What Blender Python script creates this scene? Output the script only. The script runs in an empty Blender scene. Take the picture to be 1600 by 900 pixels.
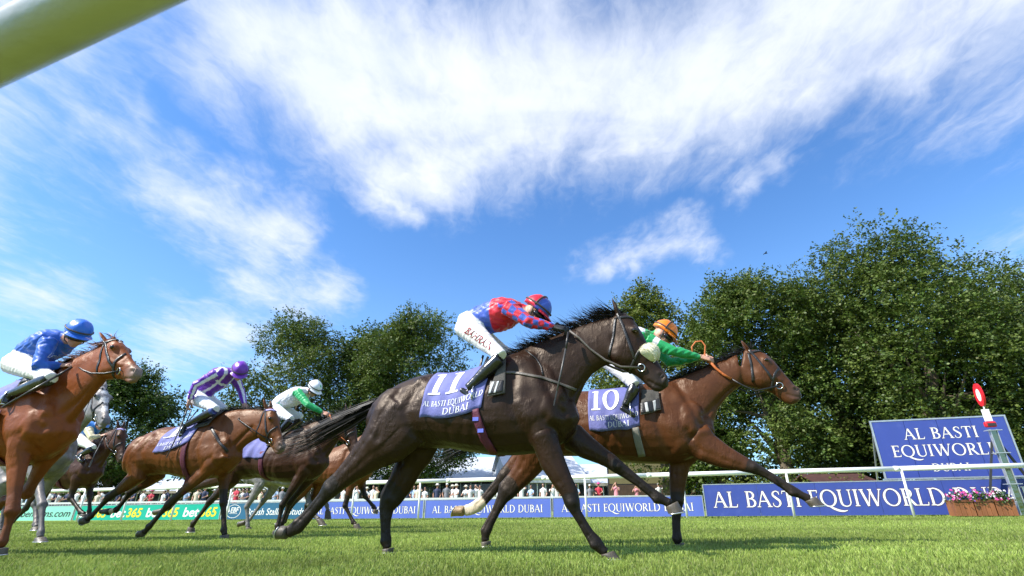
import bpy, bmesh, math, random
import numpy as np
from mathutils import Vector, Matrix
from mathutils.bvhtree import BVHTree
rnd = random.Random(7)
SC = bpy.context.scene
COL = SC.collection
# ------------------------------------------------------------------ camera
FPX, CX, CY, CAMH = 780.0, 830.0, 450.0, 0.36          # focal length and centre in photo pixels, eye height
PITCH, ROLL = math.atan((791 - 450) / 780.0), math.radians(0.7)
FW = Vector((0, math.cos(PITCH), math.sin(PITCH)))
_u = Vector((0, -math.sin(PITCH), math.cos(PITCH))); _r = Vector((1, 0, 0))
RT = _r * math.cos(ROLL) - _u * math.sin(ROLL)
UP = _u * math.cos(ROLL) + _r * math.sin(ROLL)
CAM = Vector((0, 0, CAMH))
cd = bpy.data.cameras.new('camera'); cam = bpy.data.objects.new('camera', cd); COL.objects.link(cam)
cd.sensor_width = 36.0; cd.lens = FPX / 1600 * 36; cd.shift_x = -(CX - 800) / 1600
cd.clip_start = 0.02; cd.clip_end = 3000
cam.matrix_world = Matrix(((RT.x, UP.x, -FW.x, CAM.x), (RT.y, UP.y, -FW.y, CAM.y), (RT.z, UP.z, -FW.z, CAM.z), (0, 0, 0, 1)))
SC.camera = cam
cd.dof.use_dof = True; cd.dof.focus_distance = 6.0; cd.dof.aperture_fstop = 4.0
# ------------------------------------------------------------------ exposure
SC.view_settings.view_transform = 'Standard'; SC.view_settings.look = 'None'
SC.view_settings.exposure = 0.74; SC.view_settings.gamma = 1.0
SC.cycles.max_bounces = 6; SC.cycles.diffuse_bounces = 3; SC.cycles.glossy_bounces = 3
SC.cycles.transparent_max_bounces = 8; SC.cycles.use_denoising = True
SC.cycles.caustics_reflective = False; SC.cycles.caustics_refractive = False

def ray(px, py):
    return FW + RT * ((px - CX) / FPX) - UP * ((py - CY) / FPX)
def atY(px, py, Y):
    d = ray(px, py); return CAM + d * (Y / d.y)
def ground(px, py, z=0.0):
    d = ray(px, py); return CAM + d * ((z - CAMH) / d.z)
def proj(p):
    q = Vector(p) - CAM; z = q.dot(FW)
    return CX + FPX * q.dot(RT) / z, CY - FPX * q.dot(UP) / z
# ------------------------------------------------------------------ sun
LDIR = Vector((1.7, 0.68, -1.8)).normalized()            # the way the light travels
sd = bpy.data.lights.new('sun', 'SUN'); sun = bpy.data.objects.new('sun', sd); COL.objects.link(sun)
sd.energy = 5.0; sd.angle = math.radians(0.53); sd.color = (1.0, 0.955, 0.88)
sun.rotation_euler = LDIR.to_track_quat('-Z', 'Y').to_euler()
# ------------------------------------------------------------------ sky and clouds
W = bpy.data.worlds.new('World'); SC.world = W; W.use_nodes = True
class NT:
    """tiny node helper"""
    def __init__(s, tree): s.t = tree; s.n = tree.nodes; s.l = tree.links
    def add(s, typ, **kw):
        n = s.n.new(typ)
        for k, v in kw.items(): setattr(n, k, v)
        return n
    def put(s, sock, v):
        if isinstance(v, bpy.types.NodeSocket): s.l.new(v, sock)
        elif v is not None: sock.default_value = v
    def math(s, op, a, b=None, c=None, clamp=False):
        n = s.add('ShaderNodeMath', operation=op, use_clamp=clamp)
        s.put(n.inputs[0], a)
        if b is not None: s.put(n.inputs[1], b)
        if c is not None: s.put(n.inputs[2], c)
        return n.outputs[0]
    def vmath(s, op, a, b=None, sc=None):
        n = s.add('ShaderNodeVectorMath', operation=op)
        s.put(n.inputs[0], a)
        if b is not None: s.put(n.inputs[1], b)
        if sc is not None: s.put(n.inputs['Scale'], sc)
        return n.outputs['Value'] if op in ('LENGTH', 'DOT_PRODUCT', 'DISTANCE') else n.outputs[0]
    def noise(s, vec, scale, detail=4, rough=.55, dist=0, color=False, dim='3D'):
        n = s.add('ShaderNodeTexNoise', noise_dimensions=dim)
        if vec is not None: s.put(n.inputs['Vector'], vec)
        n.inputs['Scale'].default_value = scale; n.inputs['Detail'].default_value = detail
        n.inputs['Roughness'].default_value = rough; n.inputs['Distortion'].default_value = dist
        return n.outputs['Color'] if color else n.outputs['Fac']
    def mapr(s, v, a, b, c=0.0, d=1.0, smooth=False):
        n = s.add('ShaderNodeMapRange'); n.clamp = True
        if smooth: n.interpolation_type = 'SMOOTHSTEP'
        s.put(n.inputs[0], v)
        for i, x in zip((1, 2, 3, 4), (a, b, c, d)): n.inputs[i].default_value = x
        return n.outputs[0]
    def mix(s, fac, a, b, blend='MIX'):
        n = s.add('ShaderNodeMix', data_type='RGBA', blend_type=blend)
        s.put(n.inputs[0], fac); s.put(n.inputs[6], a); s.put(n.inputs[7], b)
        return n.outputs[2]
    def comb(s, x, y, z):
        n = s.add('ShaderNodeCombineXYZ'); s.put(n.inputs[0], x); s.put(n.inputs[1], y); s.put(n.inputs[2], z); return n.outputs[0]
def build_sky():
    t = NT(W.node_tree); t.n.clear()
    out = t.add('ShaderNodeOutputWorld'); bg = t.add('ShaderNodeBackground'); bg.inputs[1].default_value = 0.08
    sky = t.add('ShaderNodeTexSky', sky_type='NISHITA'); sky.sun_disc = False
    S = -LDIR
    sky.sun_elevation = math.asin(S.z); sky.sun_rotation = math.atan2(S.x, S.y)
    sky.altitude = 50; sky.air_density = 1.0; sky.dust_density = 0.4; sky.ozone_density = 2.2
    tc = t.add('ShaderNodeTexCoord'); D = tc.outputs['Generated']
    sp = t.add('ShaderNodeSeparateXYZ'); t.l.new(D, sp.inputs[0]); x, y, z = sp.outputs
    zc = t.math('MAXIMUM', z, 0.06)
    plane = t.comb(t.math('DIVIDE', x, zc), t.math('DIVIDE', y, zc), 0.0)   # the cloud sheet, in units of its height
    az = t.math('MULTIPLY', t.math('ARCTAN2', x, y), 0.85); el = t.math('ARCSINE', z)
    Q = t.comb(az, el, 0.0)
    w1 = t.vmath('SUBTRACT', t.noise(D, 3.5, 5, .6, color=True), (0.5, 0.5, 0.5))
    Qw = t.vmath('ADD', Q, t.vmath('SCALE', w1, sc=0.22))
    def q(px, py):
        d = ray(px, py).normalized(); return (math.atan2(d.x, d.y) * .85, math.asin(d.z), 0.0)
    def capsule(p0, p1, r, wgt):
        a, b = Vector(q(*p0)), Vector(q(*p1)); ba = b - a
        pa = t.vmath('SUBTRACT', Qw, tuple(a))
        h = t.math('MULTIPLY', t.vmath('DOT_PRODUCT', pa, tuple(ba)), 1 / max(ba.length_squared, 1e-6), clamp=True)
        n = t.add('ShaderNodeVectorMath', operation='SCALE'); n.inputs[0].default_value = tuple(ba); t.l.new(h, n.inputs['Scale'])
        dist = t.vmath('LENGTH', t.vmath('SUBTRACT', pa, n.outputs[0]))
        return t.math('MULTIPLY', t.mapr(dist, 0.0, r / FPX, 1.0, 0.0), wgt)
    caps = [((440, 40), (1330, -20), 230, 1.05), ((520, 150), (1130, 110), 185, 1.12), ((600, 280), (760, 230), 100, 1.05),
            ((860, 230), (1010, 200), 110, .95), ((1220, 150), (1420, 90), 115, .86), ((570, 300), (650, 325), 38, .9), ((1400, 40), (1560, 60), 110, .68),
            ((100, 160), (240, 250), 75, .66), ((190, 90), (230, 240), 60, .6), ((250, 270), (400, 370), 95, .92), ((330, 360), (430, 350), 80, .95),
            ((380, 430), (500, 460), 75, .82), ((300, 520), (380, 520), 90, .8), ((200, 520), (420, 580), 70, .5), ((1150, 300), (1215, 255), 50, .72), ((940, 405), (1090, 385), 55, .74),
            ((1000, 370), (1080, 350), 40, .62), ((0, 470), (110, 470), 75, .8), ((-260, 300), (-160, 200), 160, .8), ((-500, -200), (200, -500), 420, 1.0), ((900, -500), (1900, -300), 380, 1.1),
            ((1800, 500), (2100, 300), 160, .8)]
    m = None
    for c in caps:
        v = capsule(*c); m = v if m is None else t.math('SMOOTH_MAX', m, v, 0.12)
    # a loose cover of the same wisps over the rest of the sky, behind the camera
    back = t.mapr(y, -0.25, 0.05, 1.0, 0.0)
    m = t.math('MAXIMUM', m, t.math('MULTIPLY', back, t.mapr(t.noise(plane, .7, 3), .4, .7, 0, 1.1)))
    # fibres: noise stretched along the wind
    rot = t.add('ShaderNodeMapping'); t.l.new(plane, rot.inputs[0]); rot.inputs['Rotation'].default_value = (0, 0, math.radians(-7)); rot.inputs['Scale'].default_value = (3.4, .9, 1)
    wf = t.vmath('ADD', rot.outputs[0], t.vmath('SCALE', t.vmath('SUBTRACT', t.noise(plane, 2.2, 4, .6, color=True), (.5, .5, .5)), sc=0.9))
    f1 = t.noise(wf, 1.5, 9, .62, .4); f2 = t.noise(plane, 2.2, 8, .58, .8); f3 = t.noise(wf, 5.0, 6, .65)
    nz = t.math('ADD', t.math('ADD', t.math('MULTIPLY', f1, .50), t.math('MULTIPLY', f2, .28)), t.math('MULTIPLY', f3, .22))
    dens = t.math('ADD', m, t.math('MULTIPLY', t.math('SUBTRACT', nz, .5), 1.75))
    dens = t.math('MULTIPLY', t.mapr(dens, .16, 1.12, 0, 1, True), t.mapr(m, 0.02, .3, 0, 1, True))
    haze = t.mapr(el, 0.0, .55, .34, 0.0, True)
    cloud = t.mix(t.mapr(f2, .3, .7, 0, 1), (7.0, 7.6, 8.8, 1), (8.3, 8.6, 9.2, 1))
    blue = t.mix(1.0, sky.outputs[0], (.98, 1.50, 2.0, 1), 'MULTIPLY')
    base = t.mix(haze, blue, (4.6, 6.8, 9.0, 1))
    col = t.mix(t.math('MULTIPLY', dens, .93), base, cloud)
    t.l.new(col, bg.inputs[0]); t.l.new(bg.outputs[0], out.inputs[0])
build_sky()
# ------------------------------------------------------------------ helpers
def tag(o, label=None, cat=None, group=None, kind=None):
    if label: o['label'] = label
    if cat: o['category'] = cat
    if group: o['group'] = group
    if kind: o['kind'] = kind
    return o
def empty(name, loc=(0, 0, 0), rz=0.0):
    o = bpy.data.objects.new(name, None); COL.objects.link(o); o.location = loc; o.rotation_euler = (0, 0, rz); o.empty_display_size = .2
    return o
def link(name, me, parent=None):
    o = bpy.data.objects.new(name, me); COL.objects.link(o)
    if parent is not None: o.parent = parent
    return o
def copy_tree(o, parent=None):
    c = o.copy(); COL.objects.link(c)
    if parent is not None: c.parent = parent
    for ch in list(o.children): copy_tree(ch, c)
    return c
def V3(p): return Vector((p[0], p[1], p[2]))
class MB:
    """collects shapes, then links them as one mesh object"""
    def __init__(s): s.v = []; s.f = []; s.m = []; s.cur = 0
    def quad(s, a, b, c, d):
        n = len(s.v); s.v += [tuple(a), tuple(b), tuple(c), tuple(d)]; s.f.append((n, n + 1, n + 2, n + 3)); s.m.append(s.cur); return s
    def poly(s, pts):
        n = len(s.v); s.v += [tuple(p) for p in pts]; s.f.append(tuple(range(n, n + len(pts)))); s.m.append(s.cur); return s
    def box(s, c, sx, sy, sz, ax=None, ay=None, az=None):
        c = V3(c); ax = V3(ax or (1, 0, 0)).normalized() * sx / 2; ay = V3(ay or (0, 1, 0)).normalized() * sy / 2; az = V3(az or (0, 0, 1)).normalized() * sz / 2
        n = len(s.v)
        for k in (-1, 1):
            for j in (-1, 1):
                for i in (-1, 1): s.v.append(tuple(c + ax * i + ay * j + az * k))
        for f in ((0, 2, 3, 1), (4, 5, 7, 6), (0, 1, 5, 4), (2, 6, 7, 3), (0, 4, 6, 2), (1, 3, 7, 5)): s.f.append(tuple(n + i for i in f)); s.m.append(s.cur)
        return s
    def bar(s, a, b, w, h, up=(0, 0, 1)):
        a, b = V3(a), V3(b); d = (b - a); L = d.length; d.normalize(); u = V3(up); sd = d.cross(u)
        if sd.length < 1e-4: sd = d.cross(Vector((1, 0, 0)))
        sd.normalize(); u = sd.cross(d); return s.box((a + b) / 2, L, w, h, d, sd, u)
    def loft(s, rings, cap=True):
        n0 = len(s.v); k = len(rings[0])
        for r in rings: s.v += [tuple(p) for p in r]
        for i in range(len(rings) - 1):
            for j in range(k):
                a = n0 + i * k + j; b = n0 + i * k + (j + 1) % k; s.f.append((a, b, b + k, a + k)); s.m.append(s.cur)
        if cap:
            s.f.append(tuple(n0 + j for j in range(k))[::-1]); s.m.append(s.cur)
            e = n0 + (len(rings) - 1) * k; s.f.append(tuple(e + j for j in range(k))); s.m.append(s.cur)
        return s
    def tube(s, pts, rad, n=8, up=(0, 0, 1), flat=1.0, cap=True):
        """round (or flattened) tube along points, radius a number or a list"""
        pts = [V3(p) for p in pts]; rings = []; prev = None
        for i, p in enumerate(pts):
            d = (pts[min(i + 1, len(pts) - 1)] - pts[max(i - 1, 0)])
            if d.length < 1e-9: d = Vector((0, 0, 1))
            d.normalize()
            u = V3(up) if prev is None else prev
            u = u - d * u.dot(d)
            if u.length < 1e-3: u = Vector((1, 0, 0)) - d * d.x
            u.normalize(); prev = u; sd = d.cross(u); r = rad[i] if isinstance(rad, (list, tuple)) else rad
            rings.append([p + u * math.cos(2 * math.pi * j / n) * r * flat + sd * math.sin(2 * math.pi * j / n) * r for j in range(n)])
        return s.loft(rings, cap)
    def ell(s, c, r, ax=None, ay=None, az=None, n=12, m=8):
        c = V3(c); ax = V3(ax or (1, 0, 0)); ay = V3(ay or (0, 1, 0)); az = V3(az or (0, 0, 1)); rings = []
        for i in range(m + 1):
            t = -math.pi / 2 + math.pi * (i + .04 * (i == 0) - .04 * (i == m)) / m
            rings.append([c + ax * r[0] * math.cos(t) * math.cos(2 * math.pi * j / n) + ay * r[1] * math.cos(t) * math.sin(2 * math.pi * j / n) + az * r[2] * math.sin(t) for j in range(n)])
        return s.loft(rings)
    def mesh(s, name):
        me = bpy.data.meshes.new(name); me.from_pydata([tuple(v) for v in s.v], [], s.f); me.update(); return me
    def build(s, name, mats, parent=None, smooth=False):
        me = s.mesh(name); mats = mats if isinstance(mats, (list, tuple)) else [mats]
        for m in mats: me.materials.append(m)
        if len(mats) > 1: me.polygons.foreach_set('material_index', s.m)
        if smooth: me.polygons.foreach_set('use_smooth', [True] * len(me.polygons))
        fix_normals(me)
        return link(name, me, parent)
def fix_normals(me):
    bm = bmesh.new(); bm.from_mesh(me); bmesh.ops.recalc_face_normals(bm, faces=bm.faces); bm.to_mesh(me); bm.free()
def bevel_mesh(me, w, seg=1):
    bm = bmesh.new(); bm.from_mesh(me); bmesh.ops.bevel(bm, geom=bm.edges[:], offset=w, segments=seg, affect='EDGES', profile=.5); bm.to_mesh(me); bm.free()
MATS = {}
def mat(name, col, rough=.6, var=.18, scale=6.0, bump=0.0, bscale=60.0, metal=0.0, spec=.5, attr=None, emit=0.0, coat=0.0, detail=4, dirt=None, sheen=0.0, stretch=None):
    if name in MATS: return MATS[name]
    m = bpy.data.materials.new(name); m.use_nodes = True; t = NT(m.node_tree); b = t.n['Principled BSDF']; tc = t.add('ShaderNodeTexCoord'); P = tc.outputs['Object']
    if stretch:
        mp = t.add('ShaderNodeMapping'); t.l.new(P, mp.inputs[0]); mp.inputs['Scale'].default_value = stretch; P = mp.outputs[0]
    if attr:
        a = t.add('ShaderNodeAttribute', attribute_name=attr); c = a.outputs['Color']
    else:
        c = (*col, 1)
    n = t.noise(P, scale, detail, .6); k = t.mapr(n, .3, .7, 1 - var, 1 + var)
    kc = t.add('ShaderNodeCombineColor'); [t.l.new(k, kc.inputs[i]) for i in range(3)]
    c = t.mix(1.0, c, kc.outputs[0], 'MULTIPLY')
    if dirt:
        c = t.mix(t.mapr(t.noise(P, dirt[1], 6, .65), dirt[2], dirt[2] + .2, 0, dirt[3]), c, (*dirt[0], 1))
    t.put(b.inputs['Base Color'], c)
    t.put(b.inputs['Roughness'], t.mapr(t.noise(P, scale * 2.3, 3), .3, .7, max(rough - .08, .03), min(rough + .08, 1)))
    b.inputs['Metallic'].default_value = metal; b.inputs['Specular IOR Level'].default_value = spec
    if coat: b.inputs['Coat Weight'].default_value = coat; b.inputs['Coat Roughness'].default_value = .25
    if sheen: b.inputs['Sheen Weight'].default_value = sheen; b.inputs['Sheen Roughness'].default_value = .4
    if emit: t.put(b.inputs['Emission Color'], c); b.inputs['Emission Strength'].default_value = emit
    if bump:
        bn = t.add('ShaderNodeBump'); bn.inputs['Strength'].default_value = bump; bn.inputs['Distance'].default_value = .02
        t.l.new(t.noise(P, bscale, 4, .6), bn.inputs['Height']); t.l.new(bn.outputs[0], b.inputs['Normal'])
    MATS[name] = m; return m
def set_col(me, cols, name='Col'):
    a = me.color_attributes.new(name, 'FLOAT_COLOR', 'POINT'); c = np.ones((len(me.vertices), 4), np.float32); c[:, :3] = cols; a.data.foreach_set('color', c.ravel())
def np_mesh(name, verts, faces4, cols=None, smooth=False):
    """quads from numpy arrays, quickly"""
    me = bpy.data.meshes.new(name); k = faces4.shape[1]; n = len(faces4)
    me.vertices.add(len(verts)); me.vertices.foreach_set('co', np.asarray(verts, np.float32).ravel())
    me.loops.add(n * k); me.loops.foreach_set('vertex_index', np.asarray(faces4, np.int32).ravel())
    me.polygons.add(n); me.polygons.foreach_set('loop_start', np.arange(0, n * k, k, dtype=np.int32)); me.polygons.foreach_set('loop_total', np.full(n, k, np.int32))
    if smooth: me.polygons.foreach_set('use_smooth', np.ones(n, bool))
    me.update(calc_edges=True); me.validate()
    if cols is not None: set_col(me, cols)
    return me
def coords(me):
    a = np.empty(len(me.vertices) * 3, np.float32); me.vertices.foreach_get('co', a); return a.reshape(-1, 3).astype(float)
def normals(me):
    a = np.empty(len(me.vertices) * 3, np.float32); me.vertices.foreach_get('normal', a); return a.reshape(-1, 3).astype(float)
def remesh(mb, voxel, smooth=4, fac=.5):
    """weld overlapping shapes into one continuous skin"""
    me = mb.mesh('tmp'); fix_islands(me); o = bpy.data.objects.new('tmp', me); COL.objects.link(o)
    r = o.modifiers.new('r', 'REMESH'); r.mode = 'VOXEL'; r.voxel_size = voxel
    if smooth:
        s = o.modifiers.new('s', 'SMOOTH'); s.factor = fac; s.iterations = smooth
    dg = bpy.context.evaluated_depsgraph_get(); ev = o.evaluated_get(dg); out = bpy.data.meshes.new_from_object(ev)
    bpy.data.objects.remove(o); bpy.data.meshes.remove(me)
    out.polygons.foreach_set('use_smooth', [True] * len(out.polygons)); out.update()
    return out
def fix_islands(me): fix_normals(me)
# ---- lettering: Roman capitals drawn stroke by stroke, heavy and light strokes and serifs
TH, TN, SF = .135, .06, .045
def _bar(a, b, w):
    (x0, y0), (x1, y1) = a, b; L = math.hypot(x1 - x0, y1 - y0); nx, ny = -(y1 - y0) / L * w / 2, (x1 - x0) / L * w / 2
    return [[(x0 - nx, y0 - ny), (x1 - nx, y1 - ny), (x1 + nx, y1 + ny), (x0 + nx, y0 + ny)]]
def _stem(x, y0=0.0, y1=1.0, w=TH, s0=1, s1=1):
    q = _bar((x, y0), (x, y1), w)
    if s0: q += _bar((x - w * .5 - .075, y0 + SF / 2), (x + w * .5 + .075, y0 + SF / 2), SF)
    if s1: q += _bar((x - w * .5 - .075, y1 - SF / 2), (x + w * .5 + .075, y1 - SF / 2), SF)
    return q
def _arc(cx, cy, rx, ry, a0, a1, n=14, th=TH, tn=TN):
    q = []; P = []
    for i in range(n + 1):
        a = math.radians(a0 + (a1 - a0) * i / n); w = tn + (th - tn) * abs(math.cos(a)) ** 1.3
        P.append(((cx + (rx - w / 2) * math.cos(a), cy + (ry - w / 2) * math.sin(a)), (cx + (rx + w / 2) * math.cos(a), cy + (ry + w / 2) * math.sin(a))))
    for i in range(n): q.append([P[i][0], P[i][1], P[i + 1][1], P[i + 1][0]])
    return q
def _spline(pts, n=5):
    q = []; L = []
    for i in range(len(pts) - 1):
        p0 = pts[max(i - 1, 0)]; p1 = pts[i]; p2 = pts[i + 1]; p3 = pts[min(i + 2, len(pts) - 1)]
        for k in range(n):
            t = k / n; L.append([.5 * (2 * p1[j] + (p2[j] - p0[j]) * t + (2 * p0[j] - 5 * p1[j] + 4 * p2[j] - p3[j]) * t * t + (3 * p1[j] - p0[j] - 3 * p2[j] + p3[j]) * t ** 3) for j in range(3)])
    L.append(list(pts[-1])); E = []
    for i, p in enumerate(L):
        a, b = L[max(i - 1, 0)], L[min(i + 1, len(L) - 1)]; dx, dy = b[0] - a[0], b[1] - a[1]; l = math.hypot(dx, dy) or 1
        E.append(((p[0] + dy / l * p[2] / 2, p[1] - dx / l * p[2] / 2), (p[0] - dy / l * p[2] / 2, p[1] + dx / l * p[2] / 2)))
    for i in range(len(E) - 1): q.append([E[i][0], E[i + 1][0], E[i + 1][1], E[i][1]])
    return q
def glyph(ch):
    if ch == 'A': return _bar((.06, .02), (.40, 1), TN) + _bar((.40, .98), (.76, .02), TH) + _bar((.18, .36), (.62, .36), TN) + _bar((-.04, SF / 2), (.18, SF / 2), SF) + _bar((.60, SF / 2), (.90, SF / 2), SF), .86
    if ch == 'L': return _stem(.15) + _bar((.15, SF / 2 + .003), (.56, SF / 2 + .003), TN) + _bar((.55, .0), (.585, .2), SF), .62
    if ch == 'B': return _stem(.15) + _arc(.30, .755, .22, .215, -90, 90) + _arc(.31, .275, .27, .245, -90, 90) + _bar((.15, .97), (.31, .97), TN) + _bar((.15, .53), (.31, .53), TN) + _bar((.15, .03), (.32, .03), TN), .66
    if ch == 'S': return _spline([(.47, .84, .04), (.40, .95, .055), (.27, .975, .06), (.12, .89, .09), (.10, .72, .12), (.27, .55, .14), (.45, .38, .135), (.47, .18, .11), (.33, .03, .07), (.18, .02, .055), (.06, .10, .05), (.045, .2, .035)]) + _bar((.475, .76), (.465, .95), SF) + _bar((.045, .25), (.055, .06), SF), .58
    if ch == 'T': return _bar((.02, .967), (.68, .967), TN) + _stem(.35, 0, .95, s1=0) + _bar((.02, .80), (.045, .99), SF) + _bar((.68, .80), (.655, .99), SF), .71
    if ch == 'I': return _stem(.15), .31
    if ch == 'E': return _stem(.15) + _bar((.15, .967), (.54, .967), TN) + _bar((.15, .52), (.47, .52), TN) + _bar((.15, .033), (.56, .033), TN) + _bar((.53, .82), (.545, .99), SF) + _bar((.47, .42), (.47, .62), SF) + _bar((.55, .0), (.585, .19), SF), .62
    if ch in 'OQ':
        q = _arc(.47, .5, .42, .495, 0, 360, 26)
        if ch == 'Q': q += _spline([(.42, .03, .06), (.62, -.10, .12), (.92, -.24, .13), (1.22, -.29, .09), (1.45, -.24, .03)])
        return q, .95
    if ch == 'U': return _bar((.16, .32), (.16, 1), TH) + _bar((.72, .32), (.72, 1), TN + .01) + _spline([(.16, .33, .135), (.19, .14, .12), (.30, .03, .08), (.46, .0, .065), (.62, .06, .06), (.71, .2, .06), (.72, .33, .07)]) + _bar((.02, .978), (.30, .978), SF) + _bar((.60, .978), (.84, .978), SF), .86
    if ch == 'W': return _bar((.12, 1), (.40, .0), TH) + _bar((.40, .0), (.66, 1), TN) + _bar((.62, 1), (.90, .0), TH) + _bar((.90, .0), (1.18, 1), TN) + _bar((.0, .978), (.26, .978), SF) + _bar((.5, .978), (.74, .978), SF) + _bar((1.08, .978), (1.28, .978), SF), 1.26
    if ch == 'R': return _stem(.15) + _arc(.30, .73, .24, .24, -90, 90) + _bar((.15, .97), (.31, .97), TN) + _bar((.15, .49), (.31, .49), TN) + _bar((.33, .50), (.66, .03), TH) + _bar((.60, SF / 2), (.80, SF / 2), SF), .74
    if ch == 'D': return _stem(.15) + _arc(.28, .5, .50, .495, -90, 90, 18) + _bar((.15, .97), (.30, .97), TN) + _bar((.15, .03), (.30, .03), TN), .86
    if ch == 'N': return _stem(.12, w=TN) + _stem(.70, w=TN, s0=0) + _bar((.12, .98), (.70, .02), TH), .84
    if ch == 'H': return _stem(.15) + _stem(.68) + _bar((.15, .5), (.68, .5), TN), .84
    if ch == '1': return _stem(.25, w=.2, s1=0) + _bar((.06, .9), (.28, .975), .06) + _bar((.02, .03), (.48, .03), .06), .56
    if ch == '0': return _arc(.36, .5, .32, .5, 0, 360, 24, .19, .07), .74
    return [], .38
def serif_polys(text, gap=.07):
    out = []; x = 0.0
    for i, ch in enumerate(text):
        q, w = glyph(ch)
        for k, p in enumerate(q): out.append([(x + a, b) for a, b in p])
        x += w + gap
    return out, x - gap
def sans_polys(text, bold=0.0, shear=0.0, tight=1.0):
    cu = bpy.data.curves.new('t', 'FONT'); cu.body = text; cu.size = 1.38; cu.offset = bold; cu.shear = shear; cu.space_character = tight; cu.resolution_u = 4
    o = bpy.data.objects.new('t', cu); COL.objects.link(o); dg = bpy.context.evaluated_depsgraph_get(); me = bpy.data.meshes.new_from_object(o.evaluated_get(dg))
    ps = [[(me.vertices[i].co.x, me.vertices[i].co.y) for i in p.vertices] for p in me.polygons]
    bpy.data.objects.remove(o); bpy.data.curves.remove(cu); bpy.data.meshes.remove(me)
    xs = [p[0] for q in ps for p in q]; return ps, (max(xs) if xs else 0)
def flat_text(name, polys, m, origin, ux, uz, h, xs=1.0, lift=.004, parent=None, g=0.0):
    """print on a flat board: ux along, uz up, the board facing ux x uz; g spreads the pieces for a dark edge"""
    origin, ux, uz = V3(origin), V3(ux).normalized(), V3(uz).normalized(); nn = ux.cross(uz); mb = MB()
    for q, (dx, dy) in enumerate(((g, 0), (-g, 0), (0, g), (0, -g)) if g else ((0, 0),)):
        for k, p in enumerate(polys):
            mb.poly([origin + ux * (a + dx) * h * xs + uz * (b + dy) * h + nn * (lift + (k % 9) * .0002 + q * .00005) for a, b in p])
    return mb.build(name, m, parent)
def islands(ps):
    """letters of a printed line, one list of pieces per letter (dots stay with their stems)"""
    par = list(range(len(ps)))
    def f(i):
        while par[i] != i: i = par[i]
        return i
    key = {}
    for i, p in enumerate(ps):
        for v in p:
            k = (round(v[0], 4), round(v[1], 4)); key.setdefault(k, i); par[f(i)] = f(key[k])
    box = {}
    for i, p in enumerate(ps): box.setdefault(f(i), []).append(p)
    L = sorted(box.values(), key=lambda q: min(v[0] for p in q for v in p)); out = []
    for q in L:
        x0, x1 = min(v[0] for p in q for v in p), max(v[0] for p in q for v in p)
        if out and x0 >= out[-1][1] - .01 and x1 <= out[-1][2] + .12 and min(v[1] for p in q for v in p) > .6 and x1 - x0 < .25 and x0 < out[-1][2] - .02: out[-1][0].extend(q)
        else: out.append([q, x0, x1])
    return [o[0] for o in out]
# ------------------------------------------------------------------ shared materials
WHITE = mat('white_plastic', (.80, .80, .78), .35, .06, 3, .05, 30, dirt=((.38, .40, .24), 5.0, .58, .35))
WHITEP = mat('white_paint', (.78, .78, .76), .45, .08, 4)
BLUEB = mat('blue_board', (.045, .072, .31), .38, .05, 1.5, dirt=((.10, .14, .38), 3.5, .55, .3))
BLUEP = mat('pale_blue_board', (.10, .155, .52), .42, .05, 1.5, dirt=((.16, .23, .60), 3, .62, .25))
PRINTW = mat('white_print', (.85, .85, .82), .5, .04, 9)
PRINTD = mat('dark_edge_print', (.09, .035, .09), .5, .04, 9)
ALU = mat('aluminium', (.55, .57, .60), .35, .12, 8, metal=.7)
DARKM = mat('dark_metal', (.03, .03, .033), .45, .2, 9)
GREENB = mat('green_board', (.0, .40, .27), .42, .05, 1.5)
MINTB = mat('mint_board', (.25, .66, .50), .42, .05, 1.5)
TEALB = mat('teal_board', (.02, .115, .21), .42, .06, 1.5)
YELP = mat('yellow_print', (.85, .70, .02), .5, .04, 9)
BLACKP = mat('black_print', (.02, .02, .02), .5, .04, 9)
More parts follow.
